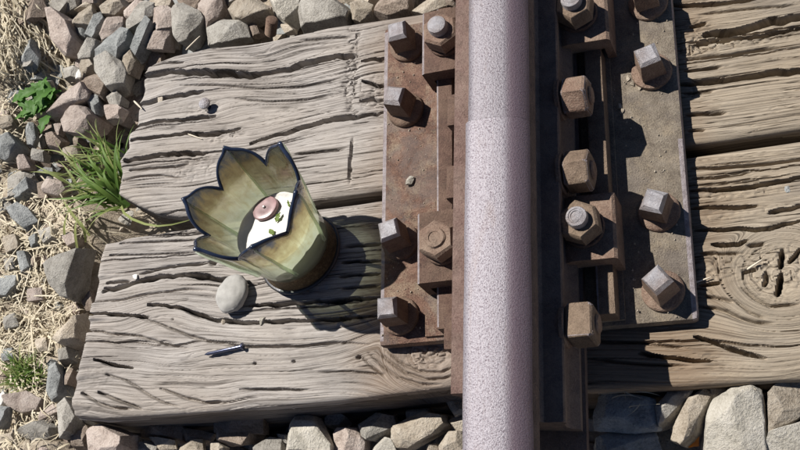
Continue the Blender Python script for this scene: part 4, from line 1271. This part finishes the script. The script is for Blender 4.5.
for k in range(24):
    a = rs.uniform(0.2, 2.6) if k < 9 else rs.uniform(2.6, 5.2)
    b = np.array([rs.uniform(-20, 22), rs.uniform(-22, 26), rs.uniform(0, 10)])
    vv, ff = leaf(b, a, rs.uniform(20, 42), rs.uniform(9, 19), rs.uniform(0.2, 0.9), rs.uniform(0.3, 0.7))
    link('leaf', mesh_np('leaf', vv, ff, WEED), wd)
stv = []
for k in range(6):
    a = rs.uniform(0, 6.28)
    stv.append(blade((0, 0, -4), (math.cos(a) * 16, math.sin(a) * 16, 8), 4, 3, (0, 0), 4))
link('stem', blades_mesh('stem', stv, GRASS), wd)

# dry sprig on the shaded stone right of the rail
SPRIG = ('longest dry stem crossing the shaded stone right of the rail', 'dry stem slanting down from the sleeper onto the shaded stone', 'short dry stem in the middle of the shaded stone',
         'dry stem on the lower half of the shaded stone', 'dry stem along the lower edge of the shaded stone', 'dry stem bent across the middle of the shaded stone',
         'dry stem at the right side of the shaded stone', 'short dry stem at the upper left of the shaded stone', 'dry stem beside the sleeper above the big pale block', 'dry stem above the tan stone tucked by the sleeper')
for k, (a, b) in enumerate((((598, 394), (660, 384)), ((622, 383), (626, 402)), ((615, 388), (640, 398)), ((640, 404), (624, 418)), ((630, 408), (660, 404)), ((612, 398), (650, 402)), ((626, 392), (660, 396)), ((606, 384), (632, 392)), ((748, 376), (760, 388)), ((726, 375), (742, 383)))):
    o = link('dry_stem', blades_mesh('dry_stem', [px_blade(a, b, -30, -29, 4, 1.1, (rs.normal(0, 3), rs.normal(0, 3)), 6)], STRAW))
    tag(o, SPRIG[k], 'dry stem', 'dry stems on the shaded stone')


# ------------------------------------------------------------------ glass candle holder
def mat_glass():
    s = NT('olive_glass')
    uvm = s.n('ShaderNodeSeparateXYZ'); s.l(s.tc.outputs['UV'], uvm.inputs[0])
    mpg = s.n('ShaderNodeMapping'); mpg.inputs['Scale'].default_value = (46, 3.2, 1); s.l(s.tc.outputs['UV'], mpg.inputs[0])
    n = s.math('ADD', s.math('MULTIPLY', s.noise(s.pos(), 60, 4, 0.6, 0.8), 0.55), s.math('MULTIPLY', s.noise(mpg.outputs[0], 1, 4, 0.65, 0.5), 0.45))
    f = s.math('ADD', uvm.outputs[1], s.math('MULTIPLY', s.math('SUBTRACT', n, 0.5), 0.75))
    tint = s.ramp(f, [(0.06, (0.86, 0.92, 0.80)), (0.34, (0.72, 0.77, 0.58)), (0.54, (0.50, 0.46, 0.27)), (0.76, (0.29, 0.225, 0.12)), (0.93, (0.06, 0.07, 0.10))])
    paint = s.ramp(f, [(0.08, (0.55, 0.58, 0.45)), (0.38, (0.46, 0.47, 0.31)), (0.58, (0.28, 0.24, 0.12)), (0.76, (0.12, 0.095, 0.055)), (0.92, (0.018, 0.02, 0.033))])
    df = s.n('ShaderNodeBsdfDiffuse'); s.l(paint, df.inputs[0])
    tr = s.n('ShaderNodeBsdfTranslucent'); s.l(tint, tr.inputs[0])
    m1 = s.n('ShaderNodeMixShader'); m1.inputs[0].default_value = 0.80
    s.l(df.outputs[0], m1.inputs[1]); s.l(tr.outputs[0], m1.inputs[2])
    tp_ = s.n('ShaderNodeBsdfTransparent'); s.l(tint, tp_.inputs[0])
    m2 = s.n('ShaderNodeMixShader')
    s.l(s.ramp(f, [(0.15, (0.40, 0.40, 0.40)), (0.5, (0.26, 0.26, 0.26)), (0.9, (0.10, 0.10, 0.10))]), m2.inputs[0])
    s.l(m1.outputs[0], m2.inputs[1]); s.l(tp_.outputs[0], m2.inputs[2])
    nb = s.bump(n, 0.12, 0.002)
    gl = s.n('ShaderNodeBsdfGlossy'); gl.inputs['Roughness'].default_value = 0.04; s.l(nb, gl.inputs['Normal'])
    fr = s.n('ShaderNodeLayerWeight'); s.l(nb, fr.inputs['Normal'])
    frf = s.math('ADD', s.math('MULTIPLY', s.math('POWER', fr.outputs['Facing'], 4.0), 0.8), 0.045)
    m3 = s.n('ShaderNodeMixShader'); s.l(frf, m3.inputs[0]); s.l(m2.outputs[0], m3.inputs[1]); s.l(gl.outputs[0], m3.inputs[2])
    s.l(m3.outputs[0], s.out.inputs[0])
    return s.m


def mat_clear():
    s = NT('clear_inner_glass')
    tp_ = s.n('ShaderNodeBsdfTransparent'); tp_.inputs[0].default_value = (0.95, 0.97, 0.93, 1)
    nb = s.bump(s.noise(s.pos(), 40, 3, 0.6), 0.15, 0.003)
    gl = s.n('ShaderNodeBsdfGlossy'); gl.inputs['Roughness'].default_value = 0.04; s.l(nb, gl.inputs['Normal'])
    fr = s.n('ShaderNodeLayerWeight'); s.l(nb, fr.inputs['Normal'])
    frf = s.math('ADD', s.math('MULTIPLY', s.math('POWER', fr.outputs['Facing'], 4.0), 0.8), 0.045)
    m3 = s.n('ShaderNodeMixShader'); s.l(frf, m3.inputs[0]); s.l(tp_.outputs[0], m3.inputs[1]); s.l(gl.outputs[0], m3.inputs[2])
    s.l(m3.outputs[0], s.out.inputs[0])
    return s.m


CLEAR = mat_clear()
GLASS = mat_glass()
RIM = mat_simple('blue_black_rim', (0.018, 0.026, 0.05), 0.12, 0.0, 0.3, 60, 0.1)
BRONZE = mat_rust('speckled_bronze', (0.025, 0.018, 0.01), (0.12, 0.08, 0.04), (0.42, 0.30, 0.16), (0.2, 0.14, 0.07), 0.3, 0.5, 260, 0.4)
DARKMETAL = mat_simple('dark_ring', (0.05, 0.05, 0.055), 0.3, 0.6)
PALEMETAL = mat_simple('pale_ring', (0.5, 0.48, 0.46), 0.35, 0.5)
WAX = mat_simple('white_wax', (0.60, 0.585, 0.555), 0.45, 0, 0.10, 45, 0.6, 0.004)
WAXP = mat_simple('mauve_wax', (0.25, 0.155, 0.16), 0.35, 0, 0.45, 60, 0.2)

VB = np.array([-266.0, -31.0, -16.0])
VT = np.array([-277.0, -9.0, 118.0])
VH = float(np.linalg.norm(VT - VB))
axis = Vector((VT - VB) / VH)
vase = thing('candle_holder', 'olive glass tulip candle holder with dark petal rim standing on the sleeper', 'candle holder', tuple(VB))
vase.rotation_mode = 'QUATERNION'
tilt_q = Vector((0, 0, 1)).rotation_difference(axis)
vase.rotation_quaternion = tilt_q
NA, NH = 240, 40
PH0 = math.radians(-6)
def rim_h(a):
    """height of the petal edge and crease weight at angle a"""
    k = ((a - PH0) / (math.pi / 3) + 0.5) % 1.0 - 0.5          # -0.5..0.5 in a petal
    t = abs(k) * 2
    h = VH - 27 * t ** 2.3 - 5.5 * (1 - math.exp(-t * 8))
    return h, t


def vase_r(a, z, t, f):
    r = 45 + 3 * ss(20, 34, z) + 13.0 * ss(30, VH - 20, z) + 6.5 * ss(VH - 45, VH, z)
    crease = (1 - t) ** 9 * 3.0 + (1 - t) ** 2 * 1.6 - (t ** 6) * 3.2 * f
    return r + crease * ss(25, 70, z)


vv, uvs = [], []
Z_BOT = 20.0
for wall in (0, 1):
    for i in range(NH + 1):
        for j in range(NA):
            a = 2 * math.pi * j / NA
            h, t = rim_h(a)
            f = i / NH
            z0 = Z_BOT if wall == 0 else Z_BOT + 5
            z = z0 + (h - z0) * f
            r = float(vase_r(a, z, t, f)) - (3.4 * (1 - 0.3 * f) if wall else 0)
            vv.append((r * math.cos(a), r * math.sin(a), z))
            uvs.append((j / NA, (z - Z_BOT) / (VH - Z_BOT) + 0.10 * (f - 0.8) * (f > 0.8) * 5 * 0.6))
ff = []
n1 = (NH + 1) * NA
for i in range(NH):
    for j in range(NA):
        j2 = (j + 1) % NA
        a, b, c, d = i * NA + j, i * NA + j2, (i + 1) * NA + j2, (i + 1) * NA + j
        ff.append((a, b, c, d)); ff.append((n1 + a, n1 + d, n1 + c, n1 + b))
for j in range(NA):
    j2 = (j + 1) % NA
    t0 = NH * NA
    ff.append((t0 + j, t0 + j2, n1 + t0 + j2, n1 + t0 + j))
ff.append(tuple(range(NA))[::-1]); ff.append(tuple(n1 + j for j in range(NA)))
gm = mesh_np('glass_cup', vv, ff, GLASS, True, uvs)
gm.materials.append(CLEAR)
gm.polygons.foreach_set('material_index', [1 if min(p.vertices) >= n1 else 0 for p in gm.polygons])
link('glass_cup', gm, vase)
# dark rim bead following the petals
rv, rf = [], []
K = 10
ring = []
for j in range(NA):
    a = 2 * math.pi * j / NA
    h, t = rim_h(a)
    r = float(vase_r(a, h, t, 1.0)) - 1.4
    ring.append(np.array([r * math.cos(a), r * math.sin(a), h]))
for j in range(NA):
    tg = ring[(j + 1) % NA] - ring[j - 1]; tg /= np.linalg.norm(tg)
    rad = np.array([ring[j][0], ring[j][1], 0]); rad /= np.linalg.norm(rad)
    n_ = np.cross(tg, rad); n_ /= np.linalg.norm(n_)
    b_ = np.cross(n_, tg)
    h, t = rim_h(2 * math.pi * j / NA)
    R = (2.1 + 0.9 * max(0, 1 - t / 0.16)) * (1 + 0.14 * math.sin(j * .37) * math.sin(j * .11 + 1))
    for k in range(K):
        w = 2 * math.pi * k / K
        rv.append(ring[j] + R * (math.cos(w) * b_ + math.sin(w) * n_ * 0.9))
for j in range(NA):
    for k in range(K):
        rf.append((j * K + k, j * K + (k + 1) % K, ((j + 1) % NA) * K + (k + 1) % K, ((j + 1) % NA) * K + k))
link('rim', mesh_np('rim', rv, rf, RIM), vase)
for k in range(6):                                            # raised rib up the middle of each petal
    a = PH0 + k * math.pi / 3
    cv = []
    for i in range(15):
        z = 34 + (VH - 4 - 34) * i / 14
        r = float(vase_r(a, z, 0.0, (z - Z_BOT) / (VH - Z_BOT))) + 0.6
        cv.append((r * math.cos(a), r * math.sin(a), z))
    bm = bmesh.new()
    prev = None
    for i, c in enumerate(cv):
        rr = 2.6 * (1 - 0.5 * i / 14)
        rg = [bm.verts.new((c[0] + rr * math.cos(a + w) , c[1] + rr * math.sin(a + w), c[2])) for w in (0, math.pi / 3, 2 * math.pi / 3, math.pi, 4 * math.pi / 3, 5 * math.pi / 3)]
        if prev:
            for q in range(6): bm.faces.new((prev[q], prev[(q + 1) % 6], rg[(q + 1) % 6], rg[q]))
        prev = rg
    bm_obj('petal_rib', bm, GLASS, vase)
bm_obj('base_cup', bm_lathe([(46, 2.5), (47.5, 4), (46.6, 7), (45.4, 16), (44.5, 24), (45, 27), (43.5, 28.5), (42, 26), (30, 19.5)], 96), BRONZE, vase)
bm_obj('base_ring', bm_lathe([(48, 0.1), (50.2, 0.8), (50.6, 2.6), (49.4, 4), (47, 4.4)], 96), DARKMETAL, vase)

WH = 62.0
WR = float(vase_r(0.3, WH, 0.9, 0.3)) - 5.6

def on_axis(dx, dy, h):
    p = tilt_q @ Vector((dx, dy, h))
    return (VB[0] + p.x, VB[1] + p.y, VB[2] + p.z)
cd = bm_lathe([(39.5, 25.6), (42.5, 34), (WR, WH - 3), (WR - .6, WH + 1.2), (WR - 2.5, WH + 1.6), (WR - 6, WH - .6), (30, WH - 2.2), (20, WH - 1.4), (12, WH - 1.2), (5, WH - 1.5)], 72)
for v_ in cd.verts:
    if v_.co.z > WH - 5: v_.co.z += 0.7 * (math.sin(v_.co.x * .17 + 1) * math.cos(v_.co.y * .13) + .5 * math.sin(v_.co.x * .41 - v_.co.y * .33))
candle = thing('candle', 'white wax filling the bottom of the glass candle holder', 'candle', tuple(VB))
candle.rotation_mode = 'QUATERNION'; candle.rotation_quaternion = tilt_q
bm_obj('wax', cd, WAX, candle)
dp = thing('wax_disc', 'round mauve disc with a bright centre lying on the white wax', 'wax disc', on_axis(-14, 27, WH + .9))
dp.rotation_mode = 'QUATERNION'; dp.rotation_quaternion = tilt_q
db = bm_lathe([(14.5, -2), (15.2, 1.2), (14.2, 3), (11, 3.8), (7, 3.4), (2, 3.6)], 48)
for v_ in db.verts:
    a_ = math.atan2(v_.co.y, v_.co.x)
    k_ = 1 + 0.05 * math.sin(a_ * 2 + .5) + 0.012 * math.sin(a_ * 5)
    v_.co.x *= k_; v_.co.y *= k_
bm_obj('disc', db, WAXP, dp)
bm_obj('wick_holder', bm_lathe([(1.7, 4.0), (1.7, 5.2), (1.1, 5.8)], 16), PALEMETAL, dp)
LEAFM = mat_blade('fallen_leaf', (0.10, 0.17, 0.03), (0.22, 0.29, 0.07), 0.3)
for (dx, dy, a, L, w, lab) in ((2, 8, 1.2, 12, 6, 'larger green leaf fragment lying on the white wax'), (2, -7, 2.4, 9, 6, 'smaller green leaf fragment near the front of the wax'), (17, 24, 1.9, 10, 3, 'thin pale sprout lying on the white wax')):
    vv, ff = leaf((0, 0, 0.8), a, L, w, 0.15, 0.1, 0.04)
    o = link('leaf_fragment', mesh_np('leaf_fragment', vv, ff, LEAFM))
    o.location = [c / 1000 for c in on_axis(dx, dy, WH - .2)]
    tag(o, lab, 'leaf', 'leaf fragments in the glass')

# ------------------------------------------------------------------ small things lying about
P = U(232.5, 294, -8)
v, f = ICO[4]
q = v * np.array([19.5, 22.5, 10]); q = q * (1 + 0.22 * (noise3(v * 1.1 + 2, 3) - .5) + 0.05 * (noise3(v * 4 + 5, 8) - .5))[:, None]
q[:, 0] += q[:, 1] * 0.12
o = link('pebble', mesh_np('pebble', q, f, mat_simple('smooth_pebble', (0.34, 0.33, 0.31), 0.85, 0, 0.22, 70, 0.35, 0.001)))
o.location = (P[0] / 1000, P[1] / 1000, (Z0 + 9.2) / 1000)
tag(o, 'smooth rounded pale pebble on the sleeper beside the glass', 'pebble')

NAILM = mat_simple('dark_nail', (0.12, 0.13, 0.19), 0.25, 0.85, 0.3, 120, 0.1)
a, b = U(205, 354.5, Z0 + 3.5), U(243, 346, Z0 + 4)
L = float(np.linalg.norm(b - a))
nl = thing('nail', 'loose steel nail lying along a crack of the lower sleeper', 'nail', tuple(a), math.atan2(b[1] - a[1], b[0] - a[0]), 'nails')
bm = bm_lathe([(0.7, 0), (2.0, 4), (2.1, L - 2)], 16)
bmesh.ops.rotate(bm, verts=bm.verts[:], cent=(0, 0, 0), matrix=Matrix.Rotation(math.radians(90), 3, 'Y'))
bm_obj('shank', bm, NAILM, nl)
bm = bm_lathe([(3.6, L - 2.2), (4.1, L - 1.4), (3.9, L), (2, L + .5)], 20)
bmesh.ops.rotate(bm, verts=bm.verts[:], cent=(0, 0, 0), matrix=Matrix.Rotation(math.radians(90), 3, 'Y'))
bm_obj('head', bm, NAILM, nl)
a = U(207.5, 106, Z0)
nl = thing('nail', 'domed nail head standing proud of the upper sleeper', 'nail', tuple(a + [0, 0, -8]), 0, 'nails')
bm_obj('head', bm_lathe([(6.2, 13), (7.4, 14.5), (7.2, 17), (4.6, 19.6), (1.5, 20.4)], 24), STEEL_HEAD, nl)
bm_obj('shank', bm_lathe([(3, -6), (3, 13.4)], 14), NAILM, nl)

def chip(name, px, py, z, r, mat, label, cat, k, flat=.6):
    p = U(px, py, z)
    rr = np.random.default_rng(k)
    N = rr.normal(size=(10, 3)); q, f = stone_mesh(name, N, rr.uniform(.6, 1, 10), None, 3, k, 18, .05)
    q = q / np.abs(q).max() * r * np.array([1, 1.25, flat])
    o = link(name, mesh_np(name, q, f, mat))
    o.location = (p[0] / 1000, p[1] / 1000, (z + r * flat * .6) / 1000)
    return tag(o, label, cat)
chip('stone_chip', 411, 181, 0, 4.4, STONES['pale'], 'small white stone chip on the left half of the baseplate', 'stone chip', 91, .8)
chip('stone_chip', 262, 322, Z0 - 2, 4.0, STONES['pale'], 'tiny pale crumb of stone in the crack below the pebble', 'stone chip', 92)
chip('stone_chip', 224, 322, Z0 - 3, 3.2, STONES['tan'], 'tiny tan crumb of stone in the crack left of the pebble', 'stone chip', 93)
chip('stone_chip', 161, 103, Z0 - 7, 5.0, STONES['tan'], 'small tan stone caught in a crack of the upper sleeper', 'stone chip', 94)
chip('stone_chip', 787, 189, Z0 - 3, 3.6, STONES['blue'], 'tiny grey stone in a crack at the right edge', 'stone chip', 95)
chip('stone_chip', 79, 74.5, ZT + 14, 5.0, STONES['white'], 'white fleck of stone beside the tan stone at upper left', 'stone chip', 96)
chip('stone_chip', 136, 277, Z0, 3.4, STONES['white'], 'white splinter on the left end of the lower sleeper', 'stone chip', 97, .5)
for k, (x, y) in enumerate(((139, 209), (160, 216), (170, 214))):
    o = chip('stone_chip', x, y, -58, 3.6, STONES['pale'], ('pale crumb of stone at the left mouth of the gap between the sleepers', 'pale crumb midway along the visible gap left of the glass', 'pale crumb in the gap nearest to the glass')[k], 'stone chip', 100 + k)
    o['group'] = 'crumbs in the gap'
for k, (x, y) in enumerate(((628, 79), (632, 84), (640, 88), (620, 106), (622, 112))):
    o = chip('dirt_crumb', x, y, 0, 2.6, STONES['tan'], ('dirt crumb touching the flange of the second right coach screw', 'dirt crumb just below the second right coach screw, left one', 'dirt crumb below the second right coach screw, right one', 'dirt crumb near the shadow edge on the right plate, upper one', 'dirt crumb near the shadow edge on the right plate, lower one')[k], 'dirt', 120 + k)
    o['group'] = 'dirt crumbs on the plate'
STICK = mat_simple('bleached_stick', (0.62, 0.55, 0.44), 0.8, 0, 0.15, 60)
def stick(a, b, z, r, label, name='twig'):
    p, q = np.array(U(*a, z)), np.array(U(*b, z + 1))
    d = Vector(q - p); L = d.length
    bm = bm_lathe([(r * .6, 0), (r, L * .15), (r * .85, L * .7), (r * .4, L)], 10)
    o = bm_obj(name, bm, STICK)
    o.location = [c / 1000 for c in p]
    o.rotation_mode = 'QUATERNION'; o.rotation_quaternion = Vector((0, 0, 1)).rotation_difference(d)
    return tag(o, label, 'twig', 'bits of stalk')
stick((747, 269.5), (762, 259.5), Z0 + 1, 1.1, 'pale stalk lying left of the knot at the right edge')
stick((188, 134), (202, 139), Z0 - 1, 0.9, 'pale stalk in the rough patch above the glass')
stick((694, 283), (711, 277), Z0 + 1, 0.8, 'pale stalk beside the right edge of the baseplate')
stick((134, 101), (142, 109), Z0 - 2, 1.3, 'bleached stalk at the left end of the upper sleeper')
stick((186, 50), (200, 36), -58, 1.2, 'dry stalk behind the upper sleeper below the drop shaped stone')

# grit on the irons and in the timber
gv, gf = [], []
rg = np.random.default_rng(44)
gq, gt = stone_mesh('g', rg.normal(size=(9, 3)), rg.uniform(.6, 1, 9), None, 2, 5)
gq = gq / np.abs(gq).max(); gt = np.array(gt)
off = 0
for k in range(170):
    if k < 130:
        sd_ = -1 if rg.random() < .5 else 1
        x_, y_, z_ = sd_ * rg.uniform(112, 160), rg.uniform(-140, 232), 0.2
    else:
        x_, y_, z_ = rg.choice([-94, -110, 110, 95]) + rg.uniform(-3, 3), rg.uniform(-135, 225), 2.5
    r_ = rg.uniform(0.5, 1.5) * (1.5 if rg.random() < .12 else 1)
    r_ *= 0.8
    gv.append(gq * r_ + [x_, y_, z_ + r_ * .4]); gf.append(gt + off); off += len(gq)
o = link('grit', mesh_np('grit', np.concatenate(gv), np.concatenate(gf), STONES['tan'], False))
tag(o, 'fine grit and crumbs scattered over the baseplate', None, None, 'stuff')

# old threaded stub behind the upper sleeper
S0 = U(270.5, 34, -70); S1 = U(272, 19, -48)
d = Vector(S1 - S0); L = d.length
st = thing('threaded_stub', 'rusty threaded bolt stub among the stones behind the upper sleeper', 'bolt', tuple(S0))
st.rotation_mode = 'QUATERNION'; st.rotation_quaternion = Vector((0, 0, 1)).rotation_difference(d)
prof = []
n = 9
for k in range(n):
    z = k * L / n
    prof += [(6.4, z), (7.8, z + L / n * .5)]
prof += [(6, L), (2, L + .6)]
bm_obj('thread', bm_lathe(prof, 28), RUST_SCREW, st)

# scrap of orange plastic between the stones
vv, ff = leaf((0, 0, 0), 2.4, 22, 16, 0.3, 0.5)
o = link('plastic_scrap', mesh_np('plastic_scrap', vv, ff, mat_simple('orange_plastic', (0.72, 0.24, 0.02), 0.4, 0, 0.1)))
p = U(699, 446, -62)
o.location = [c / 1000 for c in p]
tag(o, 'orange scrap of plastic between the stones at the bottom right', 'scrap')
